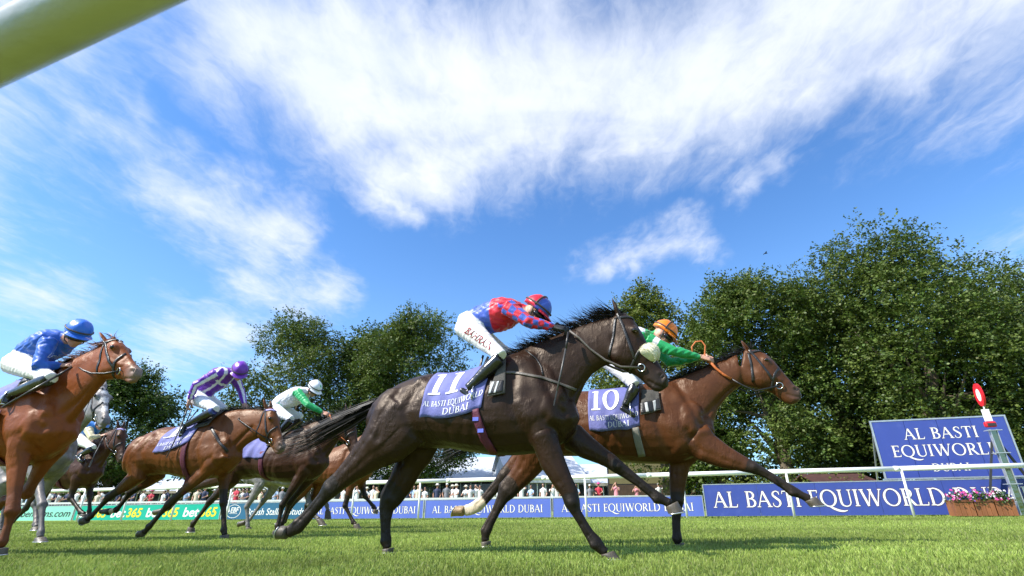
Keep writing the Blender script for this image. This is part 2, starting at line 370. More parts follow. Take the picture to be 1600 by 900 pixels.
# ------------------------------------------------------------------ turf
def build_ground():
    rng = np.random.default_rng(3)
    m = bpy.data.materials.new('turf'); m.use_nodes = True; t = NT(m.node_tree); b = t.n['Principled BSDF']; P = t.add('ShaderNodeTexCoord').outputs['Object']
    c = t.mix(t.noise(P, 1.1, 6, .62), (.15, .22, .03, 1), (.29, .35, .075, 1))
    c = t.mix(t.mapr(t.noise(P, 26, 5, .7), .35, .7), c, (.25, .29, .07, 1))
    mp = t.add('ShaderNodeMapping'); t.l.new(P, mp.inputs[0]); mp.inputs['Scale'].default_value = (.25, 1.4, 1); mp.inputs['Rotation'].default_value = (0, 0, math.radians(15))
    c = t.mix(t.mapr(t.noise(mp.outputs[0], 1.2, 4), .35, .65, 0, .45), c, (.135, .20, .03, 1))
    t.l.new(c, b.inputs['Base Color']); b.inputs['Roughness'].default_value = .85; b.inputs['Specular IOR Level'].default_value = .15
    bn = t.add('ShaderNodeBump'); bn.inputs['Strength'].default_value = .9; bn.inputs['Distance'].default_value = .03; t.l.new(t.noise(P, 55, 5, .7), bn.inputs['Height']); t.l.new(bn.outputs[0], b.inputs['Normal'])
    mb = MB(); xs = [-900, -120, -60] + [i * 1.5 for i in range(-24, 25)] + [60, 120, 900]; ys = [-900, -60, -10] + [i * 1.0 for i in range(0, 30)] + [36, 45, 60, 90, 160, 900]
    def hz(x, y): return .012 * math.sin(x * .9 + y * .7) * math.sin(y * 1.3 - x * .4) if 2 < y < 24 and abs(x) < 30 else 0
    for y in ys:
        for x in xs: mb.v.append((x, y, hz(x, y) - .012))
    w = len(xs)
    for j in range(len(ys) - 1):
        for i in range(w - 1): mb.f.append((j * w + i, j * w + i + 1, (j + 1) * w + i + 1, (j + 1) * w + i)); mb.m.append(0)
    g = mb.build('ground', m, smooth=True); tag(g, 'mown green turf of the racecourse', kind='structure')
    # blades of grass
    gm = bpy.data.materials.new('grass_blade'); gm.use_nodes = True; t = NT(gm.node_tree); b = t.n['Principled BSDF']
    a = t.add('ShaderNodeAttribute', attribute_name='Col'); t.l.new(a.outputs['Color'], b.inputs['Base Color']); b.inputs['Roughness'].default_value = .5; b.inputs['Specular IOR Level'].default_value = .3
    tr = t.add('ShaderNodeBsdfTranslucent'); t.l.new(a.outputs['Color'], tr.inputs[0]); mx = t.add('ShaderNodeMixShader'); mx.inputs[0].default_value = .35
    t.l.new(b.outputs[0], mx.inputs[1]); t.l.new(tr.outputs[0], mx.inputs[2]); t.l.new(mx.outputs[0], t.n['Material Output'].inputs[0])
    bands = [(2.6, 5.2, 4200, .029, .0042), (5.2, 8.5, 1700, .028, .006), (8.5, 14.0, 520, .027, .010), (14.0, 22.5, 150, .028, .022)]
    V = []; Cc = []
    for y0, y1, dens, h, w in bands:
        xl, xr = -1.16 * y1 - .6, 1.08 * y1 + .6; n = int((xr - xl) * (y1 - y0) * dens)
        x = rng.uniform(xl, xr, n); y = rng.uniform(y0, y1, n); ok = (x > -1.16 * y - .6) & (x < 1.08 * y + .6); x, y = x[ok], y[ok]; n = len(x)
        patch = .5 + .5 * np.sin(x * 2.1 + 1.7 * np.sin(y * 1.3)) * np.sin(y * 2.7 + 1.3 * np.sin(x * 1.9)); p2 = .5 + .5 * np.sin(x * .55 + y * 1.1 + 2 * np.sin(y * .31))
        p3 = .5 + .5 * np.sin(x * 9 + 3 * np.sin(y * 5)) * np.sin(y * 11 + 2 * np.sin(x * 6))
        hh = h * rng.uniform(.5, 1.15, n) * (.75 + .45 * patch) * (.7 + .5 * p3); th = rng.uniform(0, 2 * np.pi, n); ln = rng.uniform(.1, .8, n) * hh; la = rng.uniform(0, 2 * np.pi, n)
        dx, dy = np.cos(th) * w / 2, np.sin(th) * w / 2; ox, oy = np.cos(la) * ln, np.sin(la) * ln; z0 = np.full(n, -.016)
        v = np.stack([np.stack([x - dx, y - dy, z0], 1), np.stack([x + dx, y + dy, z0], 1), np.stack([x + ox * .45 + dx * .7, y + oy * .45 + dy * .7, hh * .6], 1), np.stack([x + ox, y + oy, hh], 1)], 1)
        V.append(v.reshape(-1, 3)); k = rng.random(n); dry = rng.random(n) < .07
        base = np.array([.165, .245, .036]) * (1 - k[:, None]) + np.array([.34, .41, .11]) * k[:, None]
        base = base * (.62 + .40 * patch[:, None] + .34 * p2[:, None] + .10 * p3[:, None]); base[dry] = np.array([.36, .38, .16]) * rng.uniform(.6, 1.1, (dry.sum(), 1))
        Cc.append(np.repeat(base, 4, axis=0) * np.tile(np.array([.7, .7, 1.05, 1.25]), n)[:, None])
    V = np.concatenate(V); Cc = np.concatenate(Cc); F4 = np.arange(len(V)).reshape(-1, 4)
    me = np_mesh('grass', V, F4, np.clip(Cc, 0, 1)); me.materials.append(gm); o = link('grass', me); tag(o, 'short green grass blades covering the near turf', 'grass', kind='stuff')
build_ground()
# ------------------------------------------------------------------ the rails
RA, RB = atY(190, 800, 21), atY(1431, 800, 14); RA.z = RB.z = 0
RD = (RB - RA).normalized(); RN = Vector((-RD.y, RD.x, 0))               # RD: the way they race; RN: away from the camera
HEAD = math.atan2(RD.y, RD.x)
def on_line(off, px, z=0.0):
    """the point of a line parallel to the rail (off metres beyond it) that stands in column px"""
    lo, hi = -14.0, 46.0
    for _ in range(50):
        m = (lo + hi) / 2
        p = RA + RD * m + RN * off; p.z = z
        if proj(p)[0] < px: lo = m
        else: hi = m
    return p
def running_rail():
    r = empty('running_rail', tuple(RA)); tag(r, 'long white plastic running rail with slanting posts across the far side of the track', 'rail')
    inv = lambda p: V3(p) - RA
    L = 44.0; a = RA - RD * 12; step = 3.2
    for k in range(14):
        p = a + RD * step * k; q = a + RD * (step * (k + 1)); mb = MB(); up = Vector((0, 0, 1.16)); d = RD * .012
        mb.tube([inv(p + up + d), inv(q + up - d)], .062, 12, flat=1.0); mb.tube([inv(p + up - RD * .06), inv(p + up + RD * .07)], .069, 12)
        mb.build('rail_tube', WHITE, r, True)
    for px in (-40, 22, 119, 188, 266, 352, 447, 548, 653, 777, 917, 1074, 1242, 1429, 1660, 1900):
        p = on_line(0, px); mb = MB(); mb.tube([inv(p), inv(p + Vector((0, 0, .55))), inv(p + Vector((0, 0, 1.12)) - RN * .02)], [.034, .032, .030], 10)
        mb.build('post', WHITE, r, True)
running_rail()
def near_rail():
    p1 = CAM + ray(0, 80) * .86; d = Vector((math.cos(math.radians(-20.5)), math.sin(math.radians(-20.5)), 0)); r = empty('near_rail', (p1.x, p1.y, 0)); tag(r, 'thick white plastic rail tube passing close overhead in the top left corner', 'rail')
    o = Vector((p1.x, p1.y, 0)); mb = MB()
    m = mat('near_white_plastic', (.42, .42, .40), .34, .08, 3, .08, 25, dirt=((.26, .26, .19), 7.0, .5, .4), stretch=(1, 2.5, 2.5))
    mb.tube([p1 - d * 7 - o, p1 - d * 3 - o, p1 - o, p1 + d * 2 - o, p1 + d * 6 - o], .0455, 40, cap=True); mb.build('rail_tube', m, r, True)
    for k in (-6.2, 5.2):
        q = p1 + d * k; mb = MB(); mb.tube([(q.x - o.x, q.y - o.y, 0), (q.x - o.x, q.y - o.y, q.z - .03)], .035, 12); mb.build('post', WHITE, r, True)
near_rail()
# ------------------------------------------------------------------ advertising boards
def board(px0, px1, off, h, mt, label, texts, z0=.03, frame=ALU, seams=(), lean=0.0):
    a, b = on_line(off, px0), on_line(off, px1); L = (b - a).length; ux = (b - a).normalized(); uz = Vector((0, 0, 1)); nn = ux.cross(uz)
    r = empty('advertising_board', tuple(a), math.atan2(ux.y, ux.x)); tag(r, label, 'advertising board', 'advertising boards behind the rail'); X, Z = (1, 0, 0), (0, 0, 1)
    edges = [0.0] + [(on_line(off, s) - a).length for s in seams] + [L]
    for i in range(len(edges) - 1):
        w = edges[i + 1] - edges[i]; mb = MB(); mb.box(((edges[i] + edges[i + 1]) / 2, 0, z0 + h / 2), w - .008, .03, h); mb.build('panel', mt, r)
    fr = .028
    for nm, c, sx, sz in (('top_trim', (L / 2, 0, z0 + h + .010), L, .024), ('end_trim', (.012, -.003, z0 + h / 2), .024, h - .002), ('end_trim', (L - .012, -.003, z0 + h / 2), .024, h - .002)):
        mb = MB(); mb.box(c, sx, .042, sz); mb.build(nm, frame, r)
    for k in range(max(2, int(L / 1.6))):
        x = (k + .5) * L / max(2, int(L / 1.6)); mb = MB(); mb.bar((x, .03, z0 + h * .8), (x, .5, 0), .03, .03); mb.build('prop', DARKM, r)
    for tx in texts:
        kind, s, fx, fz, hh, mm = tx[:6]; opt = tx[6] if len(tx) > 6 else {}
        ps, w = serif_polys(s, opt.get('gap', .07)) if kind == 'serif' else sans_polys(s, opt.get('bold', 0), opt.get('shear', 0), opt.get('tight', 1))
        H = h * hh; xs = 1.0
        if 'fit' in opt: xs = opt['fit'] * L / (w * H)
        x0 = fx * L if not opt.get('centre') else fx * L - w * H * xs / 2
        if opt.get('edge'): flat_text('lettering_edge', ps, opt['edge'], (x0, -.0152, z0 + fz * h), X, Z, H, xs, .0012, r, .035)
        for part in (islands(ps) if kind == 'sans' else [ps]): flat_text('letter' if kind == 'sans' else 'lettering', part, mm, (x0, -.0152, z0 + fz * h), X, Z, H, xs, .0042, r)
    return r, L
AB = 'AL BASTI EQUIWORLD DUBAI'
E1 = {'centre': 1, 'fit': .87, 'edge': PRINTD}
OFFB = 1.15
board(-60, 10, OFFB, .56, GREENB, 'green board at the left edge with yellow 365 beside the mint board', [('sans', '365', .70, .24, .56, YELP, {'bold': .03, 'shear': .15, 'fit': .27})])
board(12, 111, OFFB, .56, MINTB, 'pale mint board with slanting black lower-case lettering', [('sans', 'debenhams.com', .5, .26, .50, BLACKP, {'centre': 1, 'fit': .92, 'bold': .012, 'shear': .25})])
bt = []
for k in range(4):
    bt += [('sans', 'bet', .02 + k * .247, .20, .60, PRINTW, {'bold': .035, 'shear': .12, 'fit': .105}), ('sans', '365', .132 + k * .247, .20, .60, YELP, {'bold': .035, 'shear': .12, 'fit': .105})]
board(113, 342, OFFB, .56, GREENB, 'long green board with white bet and yellow 365 repeated four times', bt, seams=(170, 228, 285))
r_, L_ = board(344, 478, OFFB, .56, TEALB, 'dark teal board with a horse head emblem and white stud lettering', [('sans', 'British Stallion Studs', .30, .26, .42, PRINTW, {'fit': .67, 'bold': .01, 'shear': .2}), ('sans', 'EBF', .105, .42, .34, PRINTW, {'fit': .10, 'bold': .02, 'shear': .15})])
def ebf(r, L):
    mb = MB(); n = 30; cx, cz, rx, rz = .145 * L, .31, .085 * L, .23
    for i in range(n):
        a0, a1 = 2 * math.pi * i / n, 2 * math.pi * (i + 1) / n
        mb.quad(*[(cx + rx * k * math.cos(a), -.0195, cz + rz * k * math.sin(a)) for a, k in ((a0, .96), (a1, .96), (a1, 1.03), (a0, 1.03))])
    mb.quad((cx - rx * .6, -.0197, .225), (cx + rx * .6, -.0197, .225), (cx + rx * .6, -.0197, .235), (cx - rx * .6, -.0197, .235)); mb.build('emblem_ring', PRINTW, r)
    mb = MB(); pts = [(0, .06), (.02, .30), (.045, .44), (.085, .52), (.10, .50), (.13, .42), (.16, .28), (.15, .23), (.125, .25), (.10, .30), (.095, .18), (.12, .06)]
    mb.poly([((.03 + p[0] * .42) * L, -.0199, .035 + p[1]) for p in pts]); mb.build('emblem_head', PRINTW, r)
ebf(r_, L_)
for a, b, what in ((480, 661, 'pale blue board with white capitals left of the upright rail post at the tent'), (663, 862, 'pale blue board with white capitals, second from the large dark blue board'), (864, 1102, 'pale blue board with white capitals joining the large dark blue board')):
    board(a, b, OFFB, .56, BLUEP, what, [('serif', AB, .5, .27, .40, PRINTW, dict(E1, edge=PRINTD))])
board(1104, 1720, OFFB - .15, .86, BLUEB, 'large dark blue board with big white capitals behind the flower boxes', [('serif', AB, .028, .27, .50, PRINTW, {'fit': .83, 'edge': PRINTD})], seams=(1190, 1283, 1382, 1487, 1600))
def hoarding():
    off = 2.0; a, b = on_line(off, 1401), on_line(off, 1626); ux = (b - a).normalized(); L = (b - a).length
    r = empty('hoarding', tuple(a), math.atan2(ux.y, ux.x)); tag(r, 'tall blue four panel hoarding with three lines of white capitals behind the winning post', 'hoarding')
    z0, h = 1.0, 1.62
    for i in range(4):
        mb = MB(); mb.box(((i + .5) * L / 4, 0, z0 + h / 2), L / 4 - .012, .04, h); mb.build('panel', BLUEB, r)
    for nm, c, sx, sz in (('top_trim', (L / 2, 0, z0 + h + .02), L + .09, .042), ('bottom_trim', (L / 2, 0, z0 - .022), L + .09, .04), ('end_trim', (-.022, 0, z0 + h / 2), .042, h), ('end_trim', (L + .022, 0, z0 + h / 2), .042, h)):
        mb = MB(); mb.box(c, sx, .06, sz); mb.build(nm, ALU, r)
    for k in range(5):
        mb = MB(); mb.box((k * L / 4, .06, (z0 + h) / 2), .05, .05, z0 + h - .03); mb.build('upright', ALU, r)
        mb = MB(); mb.bar((k * L / 4, .09, z0 + h * .8), (k * L / 4, 1.3, 0), .04, .04); mb.build('brace', ALU, r)
    for s, fz, hh, fit in (('AL BASTI', .66, .195, .55), ('EQUIWORLD', .36, .20, .80), ('DUBAI', .10, .13, .27)):
        ps, w = serif_polys(s, .09); H = h * hh; xs = fit * L / (w * H); x0 = L * .5 - fit * L / 2
        flat_text('lettering_edge', ps, PRINTD, (x0, -.0202, z0 + fz * h), (1, 0, 0), (0, 0, 1), H, xs, .0012, r, .03); flat_text('lettering', ps, PRINTW, (x0, -.0202, z0 + fz * h), (1, 0, 0), (0, 0, 1), H, xs, .0042, r)
hoarding()
# ------------------------------------------------------------------ winning post, planters
def winning_post():
    p = on_line(1.0 - .35, 1600); r = empty('winning_post', tuple(p), HEAD); r.scale = (.88, .88, .88); tag(r, 'mirrored winning post with a red ringed white disc on top and black stays', 'winning post')
    red = mat('red_paint', (.62, .012, .02), .35, .08, 5); mir = mat('mirror_glass', (.22, .26, .19), .07, .05, 3, .25, 7, metal=.95)
    mb = MB(); mb.box((0, 0, 1.20), .15, .10, 2.40); o = mb.build('mirror_column', mir, r); bevel_mesh(o.data, .012, 2)
    for s in (-1, 1):
        mb = MB(); mb.box((s * .086, -.01, 1.20), .02, .13, 2.42); mb.build('column_edge', ALU, r)
    for z in (.85, 1.72, 2.38):
        mb = MB(); mb.box((0, -.02, z), .40, .20, .022); mb.build('crossplate', ALU, r)
    mb = MB(); mb.box((0, 0, 2.56), .30, .16, .17); o = mb.build('camera_box', red, r); bevel_mesh(o.data, .05, 3); mb = MB(); mb.box((.0, -.085, 2.55), .22, .02, .09); o = mb.build('camera_window', DARKM, r); bevel_mesh(o.data, .008, 2)
    mb = MB(); mb.box((0, 0, 2.84), .19, .05, .36); mb.build('white_box', WHITEP, r)
    mb = MB(); mb.tube([(0, 0, 3.03), (0, 0, 3.15)], .02, 8); mb.build('stem', WHITEP, r)
    def disc(nm, r0, r1, y0, y1, m):
        mb = MB(); n = 36; ca, sa = math.cos(-1.52), math.sin(-1.52); ring = lambda rr, y: [(rr * .56 * math.cos(2 * math.pi * i / n) * ca - y * sa, rr * .56 * math.cos(2 * math.pi * i / n) * sa + y * ca, 3.47 + rr * math.sin(2 * math.pi * i / n)) for i in range(n)]
        if r0: mb.loft([ring(r0, y0), ring(r1, y0), ring(r1, y1), ring(r0, y1), ring(r0, y0)], cap=False)
        else: mb.loft([ring(r1, y0), ring(r1, y1)])
        mb.build(nm, m, r)
    disc('red_ring', .20, .355, -.03, .03, red); disc('white_disc', 0, .205, -.018, .018, WHITEP)
    for x, y in ((-.75, .1), (.95, .2), (.2, -.02)):
        mb = MB(); mb.bar((0.02 * x, .08, 2.25), (x, y + .1, 0), .055, .055); mb.build('stay', DARKM, r)
winning_post()
def planters():
    wood = mat('stained_timber', (.23, .085, .03), .55, .35, 3.0, .4, 30, stretch=(1, 1, .18)); wood2 = mat('timber_edge', (.17, .06, .022), .6, .3, 4, .3, 30); soil = mat('soil', (.03, .02, .012), .95, .4, 20)
    leaf = mat('bedding_leaf', (.055, .11, .025), .5, .35, 14); pink = mat('pink_petal', (.62, .05, .27), .5, .15, 20); wht = mat('white_petal', (.80, .78, .80), .5, .08, 20); pur = mat('violet_petal', (.22, .10, .50), .5, .15, 20)
    names = [('left timber planter', 'pink'), ('middle timber planter', 'violet'), ('right timber planter', 'white')]
    a, b = on_line(-.05, 1490), on_line(-.05, 1586); ux = (b - a).normalized(); L = (b - a).length; w = L / 3 - .02
    for i, (nm, fl) in enumerate(names):
        c = a + ux * (i + .5) * L / 3; r = empty('planter_box', tuple(c), HEAD); tag(r, 'brown slatted wooden planter box, %s of the three under the big blue board' % ('leftmost', 'middle one', 'rightmost')[i], 'planter', 'wooden planter boxes by the winning post')
        h, tp = .37, .05; dd = .42; nb = 4
        for k in range(nb):
            x0, x1 = -w / 2 + k * w / nb + .004, -w / 2 + (k + 1) * w / nb - .004; mb = MB()
            for y in (-dd / 2, dd / 2):
                s = -1 if y < 0 else 1
                mb = MB(); mb.box(((x0 + x1) / 2, y + s * rnd.uniform(0, .006), h / 2 + .01), x1 - x0, .022, h - .02 + rnd.uniform(-.006, .006)); mb.build('plank', wood, r)
        for s in (-1, 1):
            mb = MB(); mb.box((s * (w / 2 - .015), 0, h / 2 + .01), .022, dd - .03, h - .02); mb.build('side_panel', wood, r)
        mb = MB()
        for y in (-dd / 2 - .018, dd / 2 + .018): mb.box((0, y, h - .01), w, .02, .05)
        mb.build('rim', wood2, r); mb = MB(); mb.box((0, 0, h - .06), w - .06, dd - .06, .03); mb.build('soil', soil, r)
        pl = empty('flowering_plant', tuple(c + Vector((0, 0, h - .045))), HEAD); tag(pl, '%s growing in the %s planter box' % (('trailing plant with pink geranium flowers', 'bushy plant with violet and white flowers', 'bushy plant with white and pink flowers')[i], ('leftmost', 'middle', 'rightmost')[i]), 'flowers', 'flowering plants in the planter boxes')
        rr = random.Random(30 + i); lv = MB(); fl_ = {'p': MB(), 'w': MB(), 'v': MB()}
        for k in range(520):
            x = rr.gauss(0, w * .27); x = max(-w * .58, min(w * .58, x)); y = rr.uniform(-.27, .2); top = .20 * math.exp(-(x / w * 1.6) ** 2) + .06; z = rr.uniform(-.02, top) - (.09 * rr.random() if y < -.2 else 0)
            d = Vector((rr.gauss(0, 1), rr.gauss(-.4, 1), rr.gauss(.3, .8))).normalized(); sd = d.cross(Vector((0, 0, 1)) + Vector((rr.random(), 0, 0))).normalized(); p = Vector((x, y, z)); l = rr.uniform(.035, .07)
            lv.quad(p, p + d * l * .5 + sd * l * .38, p + d * l, p + d * l * .5 - sd * l * .38)
        for k in range(44):
            x = rr.uniform(-w * .52, w * .52); top = .22 * math.exp(-(x / w * 1.6) ** 2) + .07; y = rr.uniform(-.28, .1); p = Vector((x, y, top * rr.uniform(.45, 1.12) - (.06 if y < -.22 else 0)))
            key = {0: 'ppwp', 1: 'vvwp', 2: 'wwwp'}[i][rr.randrange(4)]; rad = {'p': .030, 'w': .020, 'v': .018}[key]; nn = Vector((rr.gauss(0, .5), -1, rr.gauss(.5, .5))).normalized(); u = nn.cross(Vector((0, 0, 1))).normalized(); v = nn.cross(u)
            for q in range(5):
                A = 2 * math.pi * q / 5; e = u * math.cos(A) + v * math.sin(A); f = u * math.cos(A + 1.5) + v * math.sin(A + 1.5); fl_[key].quad(p, p + (e + f * .5) * rad * .75 + nn * .006, p + e * rad * 1.2 + nn * .004, p + (e - f * .5) * rad * .75 + nn * .006)
        lv.build('leaves', leaf, pl)['kind'] = 'stuff'
        for key, m, nm2 in (('p', pink, 'pink_flowers'), ('w', wht, 'white_flowers'), ('v', pur, 'violet_flowers')):
            if fl_[key].v: fl_[key].build(nm2, m, pl)['kind'] = 'stuff'
planters()
# ------------------------------------------------------------------ trees
LEAFM = {}
def leaf_mat(name, mul):
    m = bpy.data.materials.new(name); m.use_nodes = True; t = NT(m.node_tree); b = t.n['Principled BSDF']
    a = t.add('ShaderNodeAttribute', attribute_name='Col'); c = t.mix(1.0, a.outputs['Color'], (*mul, 1), 'MULTIPLY'); t.l.new(c, b.inputs['Base Color']); b.inputs['Roughness'].default_value = .5; b.inputs['Specular IOR Level'].default_value = .35
    tr = t.add('ShaderNodeBsdfTranslucent'); t.l.new(c, tr.inputs[0]); mx = t.add('ShaderNodeMixShader'); mx.inputs[0].default_value = .28
    t.l.new(b.outputs[0], mx.inputs[1]); t.l.new(tr.outputs[0], mx.inputs[2]); t.l.new(mx.outputs[0], t.n['Material Output'].inputs[0]); return m
LM = [leaf_mat('beech_leaf', (1, 1, 1)), leaf_mat('dark_leaf', (.72, .84, .8)), leaf_mat('yellowish_leaf', (1.25, 1.12, .9))]
BARK = mat('bark', (.10, .075, .05), .9, .4, 5, .8, 14, stretch=(1, 1, .25))
def crown_mesh(seed, blobs, nleaf, ls):
    """blobs: (x,y,z,r) clumps; sprays of leaves hang outward from each clump"""
    g = np.random.default_rng(seed); B = np.array(blobs); wgt = B[:, 3] ** 2; wgt /= wgt.sum(); per = 11; ns = nleaf // per
    bi = g.choice(len(B), ns, p=wgt); d = g.normal(size=(ns, 3)); d /= np.linalg.norm(d, axis=1)[:, None]; rad = g.uniform(.40, 1.12, ns) ** .5
    lump = 1 + .16 * np.sin(d[:, 0] * 6 + bi * 1.7) * np.sin(d[:, 2] * 7 + bi) + .10 * g.normal(size=ns)
    c = B[bi, :3] + d * (B[bi, 3] * rad * lump)[:, None] * np.array([1, 1, .82])
    # spray direction: outward, drooping a little
    sd = d * np.array([1, 1, .35]) + g.normal(scale=.35, size=(ns, 3)); sd[:, 2] -= .22; up = d[:, 2] > .6; sd[up, 2] += .9; sd /= np.linalg.norm(sd, axis=1)[:, None]
    sl = ls * g.uniform(3.0, 6.5, ns); side = np.cross(sd, np.array([0, 0, 1.0])); side /= np.linalg.norm(side, axis=1)[:, None] + 1e-6
    k = np.arange(per); tt = (k + .5) / per
    C = c[:, None, :] + sd[:, None, :] * (sl[:, None] * (tt[None, :] - .35))[..., None] + side[:, None, :] * (((k % 2) * 2 - 1)[None, :] * ls * .55 * (1.15 - tt)[None, :])[..., None] + g.normal(scale=ls * .28, size=(ns, per, 3))
    D = sd[:, None, :] * .6 + side[:, None, :] * ((k % 2) * 2 - 1)[None, :, None] * .8 + g.normal(scale=.35, size=(ns, per, 3)); D /= np.linalg.norm(D, axis=2)[..., None]
    N = np.array([0, 0, 1.0])[None, None, :] * .75 + d[:, None, :] * .55 + g.normal(scale=.5, size=(ns, per, 3)); Sd = np.cross(D, N); Sd /= np.linalg.norm(Sd, axis=2)[..., None] + 1e-6
    Lh = ls * g.uniform(.65, 1.25, (ns, per))[..., None]; W = Lh * .36
    v = np.stack([C - D * Lh * .5, C + Sd * W, C + D * Lh * .5, C - Sd * W], 2).reshape(-1, 3)
    tone = g.uniform(.75, 1.25, (ns, 1)) * g.uniform(.72, 1.3, (ns, per)); hue = g.uniform(0, 1, (ns, 1)) * np.ones((1, per))
    col = np.array([.058, .104, .017])[None, None, :] * (1 - hue[..., None]) + np.array([.116, .148, .030])[None, None, :] * hue[..., None]
    col = col * tone[..., None]; pale = g.random((ns, per)) < .012; col[pale] = np.array([.17, .18, .07]) * g.uniform(.7, 1.1, (pale.sum(), 1))  # a few leaves coloured pale to imitate glints
    return np_mesh('crown', v, np.arange(len(v)).reshape(-1, 4), np.repeat(col.reshape(-1, 3), 4, axis=0))
def tree(label, px, Y, top, rx, seed, nleaf=30000, ls=.2, mi=0, base=.16, ry=None, trunk=.3, group='trees behind the boards and pavilions', nb=46, shape=1.0, pxb=None):
    """top = photo row of the crown's top; rx = half-width in photo pixels"""
    P0 = atY(px, top + 60, Y); x = P0.x; H = atY(px, top, Y).z; sc = Y * .92 / FPX; rx = rx * sc; ry = ry or rx * .8; g = random.Random(seed)
    r = empty('tree', (x, Y, 0)); tag(r, label, 'tree', group)
    zb = H * base; cz = (H + zb) / 2; rz = (H - zb) / 2; blobs = []
    for i in range(nb):
        a = g.uniform(0, 2 * math.pi); t = g.uniform(-1, 1); s = math.sqrt(max(0, 1 - abs(t) ** (2.2 * shape))) if t > 0 else math.sqrt(max(0, 1 - abs(t) ** 4.2)); k = g.uniform(.50, .84) if i % 4 else g.uniform(.1, .5)
        br = g.uniform(.15, .30) * min(rx, rz * 1.1); blobs.append((math.cos(a) * s * k * rx, math.sin(a) * s * k * ry, cz + t * (rz - br * .85), br))
    # boughs: a few big lobes, each carrying its own clumps, so the crown breaks into masses with dark gaps between
    lobes = []; nl = max(7, nb // 6)
    for i in range(nl):
        a = g.uniform(0, 2 * math.pi); t = -1 + 2 * (i + .5) / nl; s = math.sqrt(max(0.05, 1 - abs(t) ** (2.0 * shape))) if t > 0 else math.sqrt(max(.1, 1 - abs(t) ** 3.6)); k = g.uniform(.56, .80)
        lobes.append((math.cos(a) * s * k * rx, math.sin(a) * s * k * ry, cz + t * rz * .80, g.uniform(.30, .46) * min(rx, rz)))
    lobes.append((g.uniform(-.1, .1) * rx, 0, cz + rz * .62, .36 * min(rx, rz)))
    for lx, ly, lz, lr in lobes:
        for j in range(max(5, nb // nl + 2)):
            d = Vector((g.gauss(0, 1), g.gauss(0, 1), g.gauss(.25, .8))).normalized(); br = lr * g.uniform(.30, .52); z = min(lz + d.z * lr * .75, H - br * .7); blobs.append((lx + d.x * lr * .85, ly + d.y * lr * .85, max(z, zb + br * .4), br))
        blobs.append((lx, ly, lz, lr * .6))
    me = crown_mesh(seed, blobs, nleaf, ls); me.materials.append(LM[mi]); link('crown', me, r)
    mb = MB(); th = H * .42; pts = [(0, 0, -.05), (g.uniform(-.1, .1), 0, th * .3), (g.uniform(-.25, .25), g.uniform(-.2, .2), th * .7), (g.uniform(-.4, .4), g.uniform(-.3, .3), th), (0, 0, H * .62)]
    mb.tube(pts, [trunk * 1.35, trunk, trunk * .85, trunk * .7, trunk * .2], 10); mb.build('trunk', BARK, r, True)
    mb = MB()
    for i in range(16):
        b = g.choice(blobs); z0 = g.uniform(.35, .95) * th; mid = Vector((b[0] * .35, b[1] * .35, z0 + (b[2] - z0) * .36 + .1)); mb.tube([(0, 0, z0), mid, (b[0] * .62, b[1] * .62, z0 + (b[2] - z0) * .62)], [trunk * .4, trunk * .24, trunk * .07], 6)
    mb.build('limbs', BARK, r, True)
    return r
tree('tall broad beech tree with the highest crown, right of centre', 1392, 27, 368, 226, 11, 120000, .15, 0, .06, trunk=.42, nb=84)
tree('leafy tree at the right edge behind the winning post', 1575, 28.5, 408, 185, 12, 84000, .155, 0, .05, trunk=.4, nb=70, shape=1.5)
tree('leafy tree left of the tallest beech, behind the leading bay horse', 1175, 29, 412, 124, 13, 72000, .155, 0, .05, trunk=.36, nb=56)
tree('narrow leafy tree peeping between the two tallest right-hand crowns', 1262, 31, 418, 92, 14, 34000, .18, 1, .06, trunk=.3)
tree('leafy tree behind the orange capped jockey', 1014, 36, 444, 98, 15, 44000, .19, 2, .06, trunk=.34)
tree('rounded leafy tree behind the tail of the dark brown horse', 650, 47, 484, 122, 16, 82000, .20, 0, .10, trunk=.36, nb=60)
tree('broad leafy tree behind the white and green capped jockey', 480, 47.5, 496, 126, 17, 82000, .20, 0, .06, trunk=.36, nb=62)
tree('dark rounded tree on the left behind the grey horse', 208, 46, 570, 100, 18, 56000, .22, 1, .05, trunk=.34)
tree('small dark tree low behind the chestnut horse at the left', 60, 50, 600, 76, 19, 18000, .28, 1, .06)
tree('leafy tree filling the gap behind the two leading horses', 1100, 33, 500, 70, 20, 20000, .23, 0, .05)
tree('dark tree deep behind the tall blue hoarding', 1480, 33, 440, 170, 21, 18000, .28, 1, .03, nb=56)
tree('dark tree deep behind the large blue board', 1290, 34, 470, 150, 22, 18000, .28, 1, .03, nb=50)
tree('low leafy tree between the two middle crowns', 566, 49, 505, 92, 23, 24000, .26, 1, .06)
tree('low dark tree behind the bright bay horse', 345, 47, 632, 60, 24, 14000, .26, 1, .05)
def hedge():
    P = [atY(1105, 760, 24), atY(1375, 760, 24)]; g = random.Random(5); blobs = []
    for i in range(60):
        t = g.random(); p = P[0].lerp(P[1], t); blobs.append((p.x, 24 + g.uniform(-.4, .6), g.uniform(.35, 1.0), g.uniform(.28, .5)))
    me = crown_mesh(77, blobs, 12000, .12); me.materials.append(LM[2]); o = link('hedge', me); tag(o, 'low light green hedge behind the large blue board', 'hedge')
hedge()
def shrubbery():
    a, b = atY(1090, 760, 37), atY(1640, 760, 37); g = random.Random(8); blobs = []
    for i in range(90):
        t = g.random(); blobs.append((a.x + (b.x - a.x) * t, 37 + g.uniform(-1, 1), g.uniform(.6, 4.2), g.uniform(.7, 1.3)))
    me = crown_mesh(78, blobs, 16000, .26); me.materials.append(LM[1]); tag(link('shrubbery', me), 'dark shrubbery closing the gap under the right-hand trees', 'shrubs')
shrubbery()
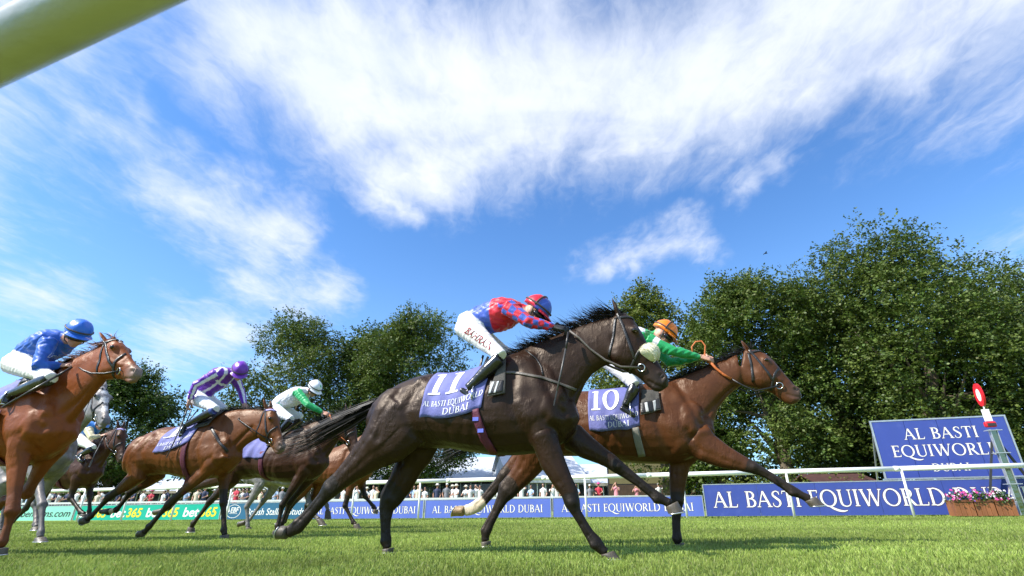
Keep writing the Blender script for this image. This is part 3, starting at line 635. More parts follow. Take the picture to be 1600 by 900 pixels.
# ------------------------------------------------------------------ horses
def coat_material():
    m = bpy.data.materials.new('horse_coat'); m.use_nodes = True; t = NT(m.node_tree); b = t.n['Principled BSDF']; P = t.add('ShaderNodeTexCoord').outputs['Object']
    a = t.add('ShaderNodeAttribute', attribute_name='Col')
    n1 = t.noise(P, 5, 5, .6); n2 = t.noise(P, 38, 5, .7); mp = t.add('ShaderNodeMapping'); t.l.new(P, mp.inputs[0]); mp.inputs['Scale'].default_value = (30, 30, 130)
    n3 = t.noise(mp.outputs[0], 1.6, 3, .6)
    k = t.math('ADD', t.mapr(n1, .3, .7, .80, 1.16), t.math('MULTIPLY', t.math('SUBTRACT', n2, .5), .35)); kc = t.add('ShaderNodeCombineColor'); [t.l.new(k, kc.inputs[i]) for i in range(3)]
    t.l.new(t.mix(1.0, a.outputs['Color'], kc.outputs[0], 'MULTIPLY'), b.inputs['Base Color'])
    t.l.new(t.math('ADD', t.mapr(n1, .3, .7, .33, .47), t.math('MULTIPLY', n2, .10)), b.inputs['Roughness']); b.inputs['Specular IOR Level'].default_value = .36
    b.inputs['Specular Tint'].default_value = (1.0, .84, .68, 1)
    # veins, skin folds in patches, and the lie of the hair
    mv = t.add('ShaderNodeMapping'); t.l.new(P, mv.inputs[0]); mv.inputs['Scale'].default_value = (17, 12, 6); mv.inputs['Rotation'].default_value = (0, .6, 0)
    folds = t.math('MULTIPLY', t.noise(mv.outputs[0], 1.3, 4, .55, 1.6), t.mapr(t.noise(P, 4.2, 3), .44, .62, .12, 1.0, True))
    vein = t.math('ABSOLUTE', t.math('SUBTRACT', t.noise(P, 7.5, 2, .5, 1.4), .5)); vein = t.math('MULTIPLY', t.mapr(vein, 0, .03, 1, 0, True), t.mapr(t.noise(P, 3.1, 2), .5, .62, 0, .5))
    h = t.math('ADD', t.math('ADD', folds, t.math('MULTIPLY', vein, .22)), t.math('ADD', t.math('MULTIPLY', n3, .10), t.math('MULTIPLY', n2, .14)))
    bn = t.add('ShaderNodeBump'); bn.inputs['Strength'].default_value = .6; bn.inputs['Distance'].default_value = .013; t.l.new(h, bn.inputs['Height']); t.l.new(bn.outputs[0], b.inputs['Normal'])
    return m
COAT = coat_material()
def hair_material(name, c):
    m = bpy.data.materials.new(name); m.use_nodes = True; t = NT(m.node_tree); b = t.n['Principled BSDF']; P = t.add('ShaderNodeTexCoord').outputs['Object']
    t.l.new(t.mix(t.noise(P, 30, 3), (*[v * .5 for v in c], 1), (*[v * 1.5 for v in c], 1)), b.inputs['Base Color']); b.inputs['Roughness'].default_value = .5; b.inputs['Specular IOR Level'].default_value = .25; return m
HAIRB = hair_material('black_hair', (.009, .007, .0065)); HAIRC = hair_material('chestnut_hair', (.20, .07, .025)); HAIRG = hair_material('grey_hair', (.16, .16, .17))
LEATHER = mat('black_leather', (.018, .016, .015), .38, .25, 20, .2, 80, dirt=((.05, .045, .04), 14, .58, .5)); LEATHB = mat('worn_leather', (.10, .085, .07), .5, .25, 20, .2, 80)
TAN = mat('orange_rubber', (.50, .13, .025), .6, .2, 40, .3, 120); STEEL = mat('bit_steel', (.6, .6, .6), .22, .1, 20, metal=1.0)
FLEECE = mat('cream_fleece', (.80, .75, .58), .95, .08, 30, .4, 160, sheen=.3); EYEM = mat('horse_eye', (.012, .007, .004), .06, .1, 5, spec=.6); NOSTR = mat('nostril_dark', (.010, .006, .006), .8, .2, 9)
HOOFD = mat('dark_hoof', (.085, .07, .05), .5, .35, 18, .3, 40, stretch=(1, 1, .25)); HOOFL = mat('pale_hoof', (.30, .20, .10), .5, .3, 18, .3, 40); SHOE = mat('horseshoe_metal', (.62, .62, .60), .3, .15, 20, metal=.8)
CLOTHB = mat('saddle_cloth_blue', (.125, .135, .36), .72, .12, 7, .25, 60); PADG = mat('saddle_pad_grey', (.075, .068, .060), .8, .2, 30, .5, 160); PADS = mat('saddle_silver', (.55, .55, .55), .3, .2, 10, .1, 30)
GIRTHR = mat('girth_crimson', (.095, .010, .032), .7, .2, 20, .3, 90); GIRTHG = mat('girth_grey', (.20, .185, .155), .75, .15, 20, .3, 90); BLUEW = mat('blue_webbing', (.10, .13, .55), .6, .15, 20); LAV = mat('braid_lavender', (.42, .36, .72), .6, .2, 40)
DBG = False
class Frame:
    """a horse's own frame: x the way it runs, y to its left (away from the camera), z up"""
    def __init__(s, o, yaw):
        s.o = Vector((o[0], o[1], 0)); s.yaw = yaw; s.x = Vector((math.cos(yaw), math.sin(yaw), 0)); s.y = Vector((-math.sin(yaw), math.cos(yaw), 0))
    def loc(s, px, py, lat=0.0):
        d = ray(px, py); c = CAM - s.o; t = (lat - c.dot(s.y)) / d.dot(s.y); p = c + d * t; return Vector((p.dot(s.x), lat, p.z))
    def toloc(s, p): q = Vector(p) - s.o; return Vector((q.dot(s.x), q.dot(s.y), q.z))
    def dirloc(s, d): return Vector((d.dot(s.x), d.dot(s.y), d.z))
    def world(s, p): return s.o + s.x * p[0] + s.y * p[1] + Vector((0, 0, p[2]))
def ring_tb(top, bot, hw, n=22, egg=.16, p=1.0):
    c = (top + bot) / 2; a = (top - bot) / 2; out = []
    for j in range(n):
        th = 2 * math.pi * j / n; ct, st = math.cos(th), math.sin(th); w = hw * (1 - egg * ct)
        out.append(c + a * (math.copysign(abs(ct) ** p, ct)) + Vector((0, 1, 0)) * w * math.copysign(abs(st) ** p, st))
    return out
def pairs(fr, pr, lat=0.0): return [(fr.loc(*a, lat), fr.loc(*b, lat), w) for a, b, w in pr]
T11 = [((582, 642), (575, 664), .06), ((590, 628), (581, 678), .13), ((602, 615), (592, 690), .185), ((630, 599), (614, 703), .245), ((655, 589), (640, 706), .27), ((678, 584), (672, 700), .265), ((705, 585), (705, 701), .272), ((735, 581), (738, 707), .288), ((765, 570), (770, 712), .288),
       ((793, 556), (803, 712), .265), ((815, 549), (835, 709), .24), ((838, 548), (862, 703), .21), ((862, 563), (884, 690), .175), ((880, 588), (898, 672), .13), ((895, 620), (905, 652), .06)]
N11 = [((795, 557), (872, 690), .145), ((815, 547), (893, 655), .125), ((838, 536), (905, 622), .10), ((864, 526), (916, 597), .088), ((890, 515), (928, 583), .078), ((915, 506), (943, 573), .074), ((938, 499), (955, 569), .074), ((955, 494), (962, 565), .074)]
H11 = [((960, 492), (946, 560), .066), ((976, 488), (953, 566), .082), ((990, 499), (962, 575), .096), ((1003, 519), (974, 579), .090), ((1012, 537), (984, 583), .070), ((1021, 553), (994, 588), .056), ((1031, 569), (1004, 596), .050), ((1039, 582), (1012, 604), .051), ((1045, 594), (1022, 611), .045), ((1045, 603), (1032, 612), .030)]
F11 = Frame(atY(740, 700, 4.5), HEAD)
CT, CN, CH = pairs(F11, T11), pairs(F11, N11), pairs(F11, H11)
CHEST = F11.loc(906, 650).x
def similar(src, p0, p1, q0, q1):
    """sagittal-plane similarity taking p0->q0, p1->q1"""
    a = complex(p1.x - p0.x, p1.z - p0.z); b = complex(q1.x - q0.x, q1.z - q0.z); k = b / a
    def f(p):
        z = complex(p.x - p0.x, p.z - p0.z) * k; return Vector((q0.x + z.real, p.y * abs(k), q0.z + z.imag))
    return f, abs(k)
# muscle and bone: (points, radius px, height m), read off the leading horse
FEAT_T = [([(842, 565), (862, 608), (884, 650)], 7, -.013), ([(815, 590), (812, 640), (832, 690)], 8, -.013), ([(846, 655), (852, 675)], 20, .020), ([(850, 600), (868, 640)], 13, .012), ([(888, 632), (912, 604), (936, 580)], 5, -.010), ([(800, 580), (840, 560), (890, 535)], 12, .006),
          ([(672, 695), (655, 650), (668, 612)], 9, -.014), ([(668, 600)], 8, .014), ([(600, 645), (588, 668), (580, 690)], 6, -.008), ([(620, 650), (605, 690)], 18, .014), ([(640, 620), (622, 655), (615, 690)], 6, -.008), ([(690, 640), (690, 690)], 16, -.010), ([(700, 688), (760, 700), (800, 700)], 6, .006),
          ([(750, 640), (735, 690)], 5, -.004), ([(765, 640), (752, 695)], 5, -.004), ([(725, 640), (715, 690)], 5, -.004), ([(870, 660), (900, 655)], 8, .012), ([(880, 690), (862, 660)], 6, -.010)]
FEAT_H = [([(966, 548), (972, 562)], 11, .014), ([(958, 530), (962, 552)], 4, -.008), ([(984, 546), (1008, 566)], 3.5, .008), ([(990, 517), (996, 524)], 5, .012), ([(1000, 535), (1020, 565)], 4, -.005), ([(1036, 590)], 4.0, -.020), ([(1030, 584), (1036, 583), (1042, 590), (1038, 598)], 2.2, .007), ([(1036, 607), (1024, 603), (1014, 597)], 1.8, -.009), ([(1022, 608), (1028, 612)], 4, .006), ([(986, 570), (1000, 578)], 3, -.006)]
def seg_dist(P, a, b):
    ab = b - a; L = max(float(ab @ ab), 1e-9); t = np.clip(((P - a) @ ab) / L, 0, 1); return np.linalg.norm(P - (a + t[:, None] * ab), axis=1), t
def leg_rings(st):
    """st: (centre, fore-aft radius, lateral radius)"""
    out = []
    for i, (c, rf, rl) in enumerate(st):
        d = (st[min(i + 1, len(st) - 1)][0] - st[max(i - 1, 0)][0]); d.y = 0; d.normalize(); s = Vector((d.z, 0, -d.x))
        out.append([c + s * rf * math.cos(2 * math.pi * j / 14) + Vector((0, rl * math.sin(2 * math.pi * j / 14), 0)) for j in range(14)])
    return out
RL_F = [.075, .072, .062, .052, .046, .038, .029, .030, .037, .031, .036]; RL_H = [.13, .13, .125, .11, .088, .070, .053, .044, .036, .030, .031, .037, .031, .036]
def leg_pairs(fr, pr, lat, rl):
    n = len(pr); st = []
    for i, (a, b) in enumerate(pr):
        A, B = fr.loc(*a, lat), fr.loc(*b, lat); k = i * (len(rl) - 1) / (n - 1); i0 = int(k); f = k - i0; r = rl[i0] * (1 - f) + rl[min(i0 + 1, len(rl) - 1)] * f
        st.append(((A + B) / 2, (A - B).length / 2, min(r, (A - B).length * .62)))
    return st
def leg_joints(fr, js, lat, hind, sc=1.0, dbg=''):
    """js: elbow (or hip), knee (or stifle, hock), fetlock, coronet as photo pixels"""
    P = [fr.loc(*j, lat) for j in js]; st = []; q = F11.loc(*((625, 648) if hind else (846, 682))); P[0] = Vector((q.x, lat, q.z))
    if DBG: print('LEG', dbg, 'hind' if hind else 'fore', lat, [round((P[i + 1] - P[i]).length, 2) for i in range(len(P) - 1)], 'z', [round(p.z, 2) for p in P])
    L = lambda a, b, t: a.lerp(b, t)
    if hind:
        h, s, k, f, c = P
        st = [(h, .22, .13), (L(h, s, .5), .19, .125), (s, .14, .10), (L(s, k, .4), .095, .075), (L(s, k, .75), .062, .05), (k + Vector((-.01, 0, 0)), .062, .044), (L(k, f, .16), .046, .036), (L(k, f, .5), .036, .029), (L(k, f, .85), .038, .032), (f, .047, .038), (L(f, c, .55), .036, .031), (c, .044, .040)]
    else:
        e, k, f, c = P
        st = [(e + (e - k) * .35 + Vector((0, 0, .05)), .15, .08), (e, .118, .074), (L(e, k, .35), .085, .062), (L(e, k, .75), .055, .046), (k, .056, .046), (L(k, f, .14), .044, .036), (L(k, f, .45), .036, .028), (L(k, f, .85), .038, .032), (f, .047, .038), (L(f, c, .55), .036, .031), (c, .044, .040)]
    return [(p, a * sc, b * sc) for p, a, b in st]
def hoof(name, cor, pdir, toe, heel, m, parent, w=.058, shoe=True):
    fwd = (toe - heel); fwd.y = 0; L = fwd.length; fwd.normalize(); cs = heel.lerp(toe, .46); y = Vector((0, 1, 0)); n = 18; rings = []
    nrm = Vector((fwd.z, 0, -fwd.x))                          # out of the sole
    if nrm.dot(cs - cor) < 0: nrm = -nrm
    pf = fwd - pdir * fwd.dot(pdir) * .45; pf.normalize()
    for t in (0, .12, .5, .92, 1.0):
        c = cor.lerp(cs, t); ra = .052 * (1 - t) + L * .48 * t + (.004 if t == .12 else 0); rb = .048 * (1 - t) + w * t + (.004 if t == .12 else 0); f = pf.lerp(fwd, t).normalized()
        rings.append([c + f * (math.cos(2 * math.pi * j / n) * ra * (1.0 if math.cos(2 * math.pi * j / n) > 0 else .86)) + y * rb * math.sin(2 * math.pi * j / n) for j in range(n)])
    mb = MB(); mb.loft(rings); o = mb.build(name, m, parent, True)
    if shoe:
        mb = MB(); P = []
        for i in range(15):
            a = math.radians(-130 + 260 * i / 14); P.append(cs + nrm * .005 + fwd * (L * .49 * math.cos(a)) + y * (w * .93 * math.sin(a)))
        mb.tube(P, .009, 6, up=nrm, flat=.6); mb.build('horseshoe', SHOE, o, True)
    return o
def strands(name, roots, dirs, lens, m, parent, seed, w=.012, droop=.3, seg=4, curl=.25):
    g = np.random.default_rng(seed); n = len(roots); V = []; F4 = []
    for r, d, L in zip(roots, dirs, lens):
        d = Vector(d).normalized(); p = Vector(r); s = d.cross(Vector((g.normal(), g.normal(), g.normal()))).normalized(); k0 = len(V); ww = w * g.uniform(.6, 1.3); kk = Vector(g.normal(size=3)) * curl
        for i in range(seg + 1):
            f = ww * (1 - (i / seg) ** 1.5 * .93); V += [p - s * f / 2, p + s * f / 2]; p = p + d * (L / seg); d = (d + kk / seg + Vector((0, 0, -droop / seg))).normalized()
        F4 += [(k0 + 2 * i, k0 + 2 * i + 1, k0 + 2 * i + 3, k0 + 2 * i + 2) for i in range(seg)]
    me = np_mesh(name, [tuple(v) for v in V], np.array(F4), smooth=True); me.materials.append(m); return link(name, me, parent)
class Horse: pass
def make_horse(sp):
    h = Horse(); fr = sp['frame']; h.fr = fr; h.sp = sp; vox = sp.get('vox', .011); sc = 1.0
    root = empty('horse', tuple(fr.o), fr.yaw); tag(root, sp['label'], 'horse', 'racehorses'); h.root = root
    T = pairs(fr, sp['trunk']) if 'trunk' in sp else CT
    if 'neck' in sp:
        N, Hd = pairs(fr, sp['neck']), pairs(fr, sp['head'])
        p0, p1 = F11.loc(967, 491), F11.loc(1042, 603); q0, q1 = fr.loc(*sp['poll']), fr.loc(*sp['nose']); hf, hk = similar(None, p0, p1, q0, q1)
    else:
        p0, p1 = F11.loc(967, 491), F11.loc(1042, 603); q0, q1 = fr.loc(*sp['poll']), fr.loc(*sp['nose'])
        want = (p1 - p0).length * sp.get('headscale', .95); q1 = q0 + (q1 - q0).normalized() * want; hf, hk = similar(None, p0, p1, q0, q1)
        Hd = [(hf(a), hf(b), w * hk) for a, b, w in CH]; tt, tb = hf(CN[-1][0]), hf(CN[-1][1]); N = [CN[0], CN[1]]; a0, b0 = CN[1][0], CN[1][1]; ta, tb0 = CN[2][0] - CN[0][0], CN[2][1] - CN[0][1]
        for t in (.25, .45, .65, .85, 1.0):
            e = lambda p, q, d, q2: p * (1 - t) ** 2 + (p + d * .6) * 2 * t * (1 - t) + q * t * t
            N.append((e(a0, tt, ta, None), e(b0, tb, tb0, None), CN[1][2] * (1 - t) ** 1.3 + .072 * (1 - (1 - t) ** 1.3)))
    h.headmap = hf; h.N = N; h.T = T
    mb = MB(); mb.loft([ring_tb(a, b, w) for a, b, w in T]); mb.loft([ring_tb(a, b, w, 20, .12) for a, b, w in N]); mb.loft([ring_tb(a, b, w, 18, -.05, .92) for a, b, w in Hd])
    # ears
    for s in (-1, 1):
        eb = hf(F11.loc(967, 494)); tip = fr.loc(*sp['ear'], s * .07) if 'neck' in sp else hf(F11.loc(955, 466)); eb.y = s * .045; tip.y = s * .075; ax = tip - eb; rings = []
        for t, r in ((-.15, .030), (.1, .036), (.35, .036), (.6, .029), (.85, .014), (1.0, .004)):
            rings.append([eb + ax * t + Vector((math.cos(2 * math.pi * j / 10) * r * .62 * hk, math.sin(2 * math.pi * j / 10) * r * hk, 0)) for j in range(10)])
        mb.loft(rings)
    # brow and cheek discs, lips
    for s in (-1, 1):
        mb.ell(hf(F11.loc(993, 520)) + Vector((0, s * .068 * hk, 0)), (.040 * hk, .030 * hk, .034 * hk)); mb.ell(hf(F11.loc(967, 552)) + Vector((0, s * .055 * hk, 0)), (.082 * hk, .036 * hk, .085 * hk)); mb.ell(hf(F11.loc(1036, 590)) + Vector((0, s * .030 * hk, 0)), (.040 * hk, .026 * hk, .036 * hk))
    # haunches and shoulders
    ofs = Vector((0, 0, 0))
    if 'trunk' in sp: bx = lambda px, py: fr.loc(*sp['tmap'](px, py))
    else: bx = lambda px, py: F11.loc(px, py)
    for s in (-1, 1):
        mb.ell(bx(628, 655) + Vector((0, s * .14, 0)), (.24, .125, .27)); mb.ell(bx(858, 645) + Vector((0, s * .125, 0)), (.17, .085, .24), (.85, 0, -.5), None, (.5, 0, .85)); mb.ell(bx(846, 668) + Vector((0, s * .125, 0)), (.17, .075, .17))
    h.legs = []
    for lg in sp['legs']:
        lat = lg['lat']; st = leg_pairs(fr, lg['pairs'], lat, RL_H if lg['hind'] else RL_F) if 'pairs' in lg else leg_joints(fr, lg['joints'], lat, lg['hind'], lg.get('sc', 1), sp['label'][:18])
        mb.loft(leg_rings(st))
        k = -3 if 'pairs' in lg else -3; mb.ell(st[k][0] - (st[k - 1][0] - st[k][0]).normalized() * 0.0, (st[k][1] * .98, st[k][2], st[k][1] * .98)); h.legs.append((lg, st))
        if 'pairs' not in lg:
            i = 5 if lg['hind'] else 4; mb.ell(st[i][0], (.056, .044, .062))
    me = remesh(mb, vox, sp.get('smooth', 9)); h.me = me; me.name = 'body'
    # muscles
    co = coords(me); nr = normals(me); P2 = co[:, [0, 2]]; disp = np.zeros(len(co)); scale_px = (F11.loc(841, 600) - F11.loc(840, 600)).length
    side = np.clip(np.abs(nr[:, 1]) * 1.6, 0, 1)
    for feats, head in ((FEAT_T, False), (FEAT_H, True)):
        for pts, r, amp in feats:
            Q = []
            for p in pts:
                if head: q = hf(F11.loc(*p))
                elif 'trunk' in sp: q = fr.loc(*sp['tmap'](*p))
                else: q = F11.loc(*p)
                Q.append(np.array([q.x, q.z]))
            R_ = r * scale_px * (hk if head else 1); d = np.full(len(co), 9.0)
            for i in range(max(len(Q) - 1, 1)): d = np.minimum(d, seg_dist(P2, Q[i], Q[min(i + 1, len(Q) - 1)])[0])
            wt = np.exp(-(d / R_) ** 2) * (side if not head else side ** .5)
            if not head: wt = wt * (np.abs(co[:, 1]) > .04)
            disp += wt * amp * (1.0 if head else 1.45)
    for lg, st in h.legs:
        ki = (7 if 'pairs' in lg else 5) if lg['hind'] else 4; C3 = [np.array(s_[0]) for s_ in st]; rr = [s_[1] for s_ in st]; sidek = np.clip(np.abs(nr[:, 1]) * 1.3, 0, 1) * (np.abs(co[:, 1] - lg['lat']) < .12)
        def back(i, k): d = C3[min(i + 1, len(C3) - 1)] - C3[max(i - 1, 0)]; d = d / np.linalg.norm(d); return C3[i] + np.array((d[2], 0, -d[0])) * rr[i] * k
        for i in range(ki + 1, len(C3) - 3):          # tendon groove behind the cannon bone
            a, b = back(i, .22), back(i + 1, .22); d, _ = seg_dist(P2, a[[0, 2]], b[[0, 2]]); disp -= .0045 * np.exp(-(d / .011) ** 2) * sidek
        for i in range(1, ki - 1):                     # forearm or gaskin muscles
            for kk, am in ((.30, -.0045), (-.35, -.003)):
                a, b = back(i, kk), back(i + 1, kk * .8); d, _ = seg_dist(P2, a[[0, 2]], b[[0, 2]]); disp += am * np.exp(-(d / .022) ** 2) * sidek
        d = np.linalg.norm(P2 - C3[ki][[0, 2]], axis=1); disp += .010 * np.exp(-(d / .032) ** 2) * sidek
        d = np.linalg.norm(P2 - back(ki, -.55)[[0, 2]], axis=1); disp += .006 * np.exp(-(d / .03) ** 2) * (np.abs(co[:, 1] - lg['lat']) < .12)
        d = np.linalg.norm(P2 - back(len(C3) - 3, .6)[[0, 2]], axis=1); disp += .009 * np.exp(-(d / .025) ** 2) * (np.abs(co[:, 1] - lg['lat']) < .1)
    co2 = co + nr * disp[:, None]; me.vertices.foreach_set('co', co2.astype(np.float32).ravel()); me.update(); co = co2
    # coat colours: pigment only
    g = np.random.default_rng(sp.get('seed', 1)); base = np.array(sp['coat']); pts_c = np.array(sp.get('points', (.014, .011, .010))); col = np.tile(base, (len(co), 1))
    if 'belly' in sp:
        k = np.clip((sp['belly'][1] - co[:, 2]) / .35, 0, 1)[:, None] * (nr[:, 2] < .2)[:, None]; col = col * (1 - k * sp['belly'][2]) + np.array(sp['belly'][0]) * k * sp['belly'][2]
    if sp.get('dapple'):
        dp = np.sin(co[:, 0] * 31 + 2 * np.sin(co[:, 2] * 17)) * np.sin(co[:, 2] * 33 + 2 * np.sin(co[:, 0] * 19)) * .5 + .5; col = col * (.75 + .5 * dp[:, None])
    for lg, st in h.legs:
        ki = (7 if 'pairs' in lg else 4) if lg['hind'] else (4 if 'pairs' in lg else 3); c = [np.array(s_[0]) for s_ in st]; rr = [max(s_[1], s_[2]) for s_ in st]
        for i in range(ki - 2, len(c) - 1):
            d, t = seg_dist(co, c[i], c[i + 1]); lim = (rr[i] + (rr[i + 1] - rr[i]) * t) * 1.25 + .012; inside = d < lim
            k = 1.0 if i >= ki else (t if i == ki - 1 else t * .45); k = np.where(inside, k if np.ndim(k) else k * np.ones(len(co)), 0)[:, None] * sp.get('dark_legs', .92)
            if i == ki - 2: k = k * .6
            col = col * (1 - k) + pts_c * k
            if lg.get('sock') and i >= len(c) - 1 - lg['sock']:
                k = np.where(inside, 1.0, 0)[:, None]; col = col * (1 - k) + np.array((.62, .52, .38)) * k
    mz = hf(F11.loc(1040, 596)); d = np.linalg.norm(co - np.array(mz), axis=1); k = np.clip(1.25 - d / (.15 * hk), 0, 1)[:, None] * sp.get('muzzle_k', .85); col = col * (1 - k) + np.array(sp.get('muzzle', (.05, .042, .040))) * k
    for (px, py), r, c in sp.get('marks', ()):
        q = hf(F11.loc(px, py)); d = np.linalg.norm(co - np.array(q), axis=1); edge = r * (1 + .35 * np.sin(co[:, 2] * 160) * np.sin(co[:, 0] * 130 + co[:, 1] * 140)); k = (d < edge)[:, None] * .9; col = col * (1 - k) + np.array(c) * k
    cr = hf(F11.loc(967, 485)); d = np.linalg.norm(co - np.array(cr), axis=1)
    set_col(me, np.clip(col, 0, 1)); me.materials.append(COAT); h.body = link('body', me, root)
    h.bvh = BVHTree.FromPolygons([tuple(v) for v in co], [tuple(p.vertices) for p in me.polygons])
    for lg, st in h.legs:
        cor = st[-1][0]; pd = (st[-1][0] - st[-2][0]).normalized(); hoof('hoof', cor, pd, fr.loc(*lg['toe'], lg['lat']), fr.loc(*lg['heel'], lg['lat']), HOOFL if lg.get('pale') else HOOFD, root)
    # eyes and nostrils
    for s in (-1, 1):
        q = hf(F11.loc(993, 521)); hit = h.bvh.ray_cast(Vector((q.x, s * .5, q.z)), Vector((0, -s, 0)), 1.0)
        if hit[0]: mb = MB(); mb.ell(hit[0] + Vector((0, -s * .010, 0)), (.027 * hk, .022 * hk, .023 * hk), n=16, m=10); mb.build('eye', EYEM, root, True)
        q = hf(F11.loc(1036.5, 590)); hit = h.bvh.ray_cast(Vector((q.x, s * .5, q.z)), Vector((0, -s, 0)), 1.0)
        if hit[0]:
            nn = (Vector((.35, 0, .1)) + hit[1]).normalized(); u = nn.cross(Vector((0, 1, 0))).normalized() if abs(nn.y) < .95 else Vector((0, 0, 1)); v = nn.cross(u); mb = MB(); mb.ell(hit[0] + nn * .002, (.030 * hk, .022 * hk, .006), u, v, nn, 14, 6); mb.build('nostril', NOSTR, root, True)
    # mane, forelock and tail
    if sp.get('mane'):
        hm, n, wild = sp['mane'], int(sp.get('mane_n', 260) * 1.9), sp.get('wild', .6); g2 = random.Random(sp.get('seed', 1) + 50); R_, D_, L_ = [], [], []
        tops = [a for a, b, w in N] + [hf(F11.loc(965, 489))]
        for i in range(n):
            t = g2.random() * (len(tops) - 1.001); k = int(t); p = tops[k].lerp(tops[k + 1], t - k); tan = (tops[k + 1] - tops[k]).normalized(); up = Vector((-tan.z, 0, tan.x)); fl = t / len(tops)
            R_.append(p + Vector((0, g2.gauss(0, .012), 0)) - up * .012); w = wild * (.3 + .9 * fl); D_.append(up * (.45 + .5 * w) - tan * g2.uniform(.5, 1.2) + Vector((0, g2.gauss(-.15, .35), g2.gauss(0, .2)))); L_.append(g2.uniform(.09, .19) * (.8 + .5 * w))
        strands('mane', R_, D_, L_, hm, root, 5, .0065, .55, 5, .5)['kind'] = 'stuff'
        R_, D_, L_ = [], [], []
        for i in range(40):
            p = hf(F11.loc(972 + g2.uniform(-3, 6), 488)); R_.append(p + Vector((0, g2.gauss(0, .02), 0))); D_.append(Vector((-.5 + g2.gauss(0, .4), g2.gauss(0, .3), .35 + g2.gauss(0, .3)))); L_.append(g2.uniform(.05, .13))
        strands('forelock', R_, D_, L_, hm, root, 6, .005, .8)['kind'] = 'stuff'
    if sp.get('tail'):
        pts = [fr.loc(*p) for p in sp['tail']]; pts[0].y = 0; g2 = random.Random(9); V = []; F4 = []; nst = sp.get('tail_n', 420); seg = 9
        sw = sp.get('tail_sway', 0.0)
        for i in range(nst):
            a = g2.uniform(0, 2 * math.pi); rr = math.sqrt(g2.random()); t0 = g2.uniform(0, .35); t1 = min(1.0, t0 + g2.uniform(.45, .95)); ww = .0065 * g2.uniform(.5, 1.3); k0 = len(V); ph = g2.uniform(0, 6); fq = g2.uniform(3, 7)
            for j in range(seg + 1):
                t = t0 + (t1 - t0) * j / seg; x = t * (len(pts) - 1.001); k = int(x); p = pts[k].lerp(pts[k + 1], x - k); d = (pts[k + 1] - pts[k]).normalized(); n1 = Vector((-d.z, 0, d.x)); sp_ = .03 + sp.get('tail_w', .11) * math.sin(min(t * 1.15, 1) * math.pi * .62)
                p = p + n1 * (math.cos(a) * rr * sp_ + .012 * math.sin(fq * t + ph)) + Vector((0, math.sin(a) * rr * sp_ * .7 + sw * t, 0)) + n1 * (.10 * (t - t0) ** 2 * math.cos(ph)); s = n1 * math.cos(ph) + Vector((0, math.sin(ph), 0)); f = ww * (1 - .9 * (j / seg) ** 2); V += [tuple(p - s * f / 2), tuple(p + s * f / 2)]
            F4 += [(k0 + 2 * j, k0 + 2 * j + 1, k0 + 2 * j + 3, k0 + 2 * j + 2) for j in range(seg)]
        me2 = np_mesh('tail', V, np.array(F4), smooth=True); me2.materials.append(sp.get('tail_mat', HAIRB)); o = link('tail', me2, root); o['kind'] = 'stuff'
        mb = MB(); mb.tube([pts[0].lerp(pts[1], t) for t in (-.25, 0, .4, .8)], [.05, .045, .035, .012], 10); mb.build('dock', sp.get('tail_mat', HAIRB), root, True)
    return h
# ---- tack
def surf(h, px, py, lat=-.12, off=.004):
    """where the sight line through a photo point meets the horse's skin (horse's own frame)"""
    fr = h.fr; o = fr.toloc(CAM); d = fr.dirloc(ray(px, py)).normalized(); hit = h.bvh.ray_cast(o, d, 40)
    if hit[0] is None or hit[0].y > .12:
        q = fr.loc(px, py, lat); n = h.bvh.find_nearest(q); return n[0] + n[1] * off, n[1]
    n = hit[1]
    if n.dot(d) > 0: n = -n
    return hit[0] + n * off, n
def resample(pts, step=5.0):
    out = [pts[0]]
    for a, b in zip(pts[:-1], pts[1:]):
        n = max(1, int(math.hypot(b[0] - a[0], b[1] - a[1]) / step))
        out += [(a[0] + (b[0] - a[0]) * k / n, a[1] + (b[1] - a[1]) * k / n) for k in range(1, n + 1)]
    return out
def ribbon(name, pts, nrm, w, th, m, parent):
    mb = MB(); rings = []
    for i, (p, n) in enumerate(zip(pts, nrm)):
        d = (pts[min(i + 1, len(pts) - 1)] - pts[max(i - 1, 0)]); d = d.normalized() if d.length > 1e-6 else Vector((1, 0, 0)); s = d.cross(n); s = s.normalized() if s.length > 1e-4 else Vector((0, 1, 0)); ww = w[i] if isinstance(w, list) else w
        rings.append([p - s * ww / 2 - n * th * .6, p - s * ww / 2 + n * th, p - s * ww * .25 + n * th * 1.5, p + s * ww * .25 + n * th * 1.5, p + s * ww / 2 + n * th, p + s * ww / 2 - n * th * .6])
    mb.loft(rings); return mb.build(name, m, parent, True)
def strap(h, name, pts, w=.02, m=None, mirror=True, off=.005, th=.0035, step=5.0, parent=None):
    S = [surf(h, *p, off=off) for p in resample(pts, step)]; P = [s[0] for s in S]; N = [s[1] for s in S]
    for _ in range(2):
        N = [(N[max(i - 1, 0)] + N[i] * 2 + N[min(i + 1, len(N) - 1)]).normalized() for i in range(len(N))]
    o = ribbon(name, P, N, w, th, m or LEATHER, parent or h.root)
    if mirror:
        f = lambda v: Vector((v.x, -v.y, v.z)); ribbon(name, [f(p) for p in P], [f(n) for n in N], w, th, m or LEATHER, parent or h.root)
    return o
def line(h, name, pts, r, m, flat=1.0, parent=None):
    mb = MB(); mb.tube(pts, r, 8, flat=flat); return mb.build(name, m, parent or h.root, True)
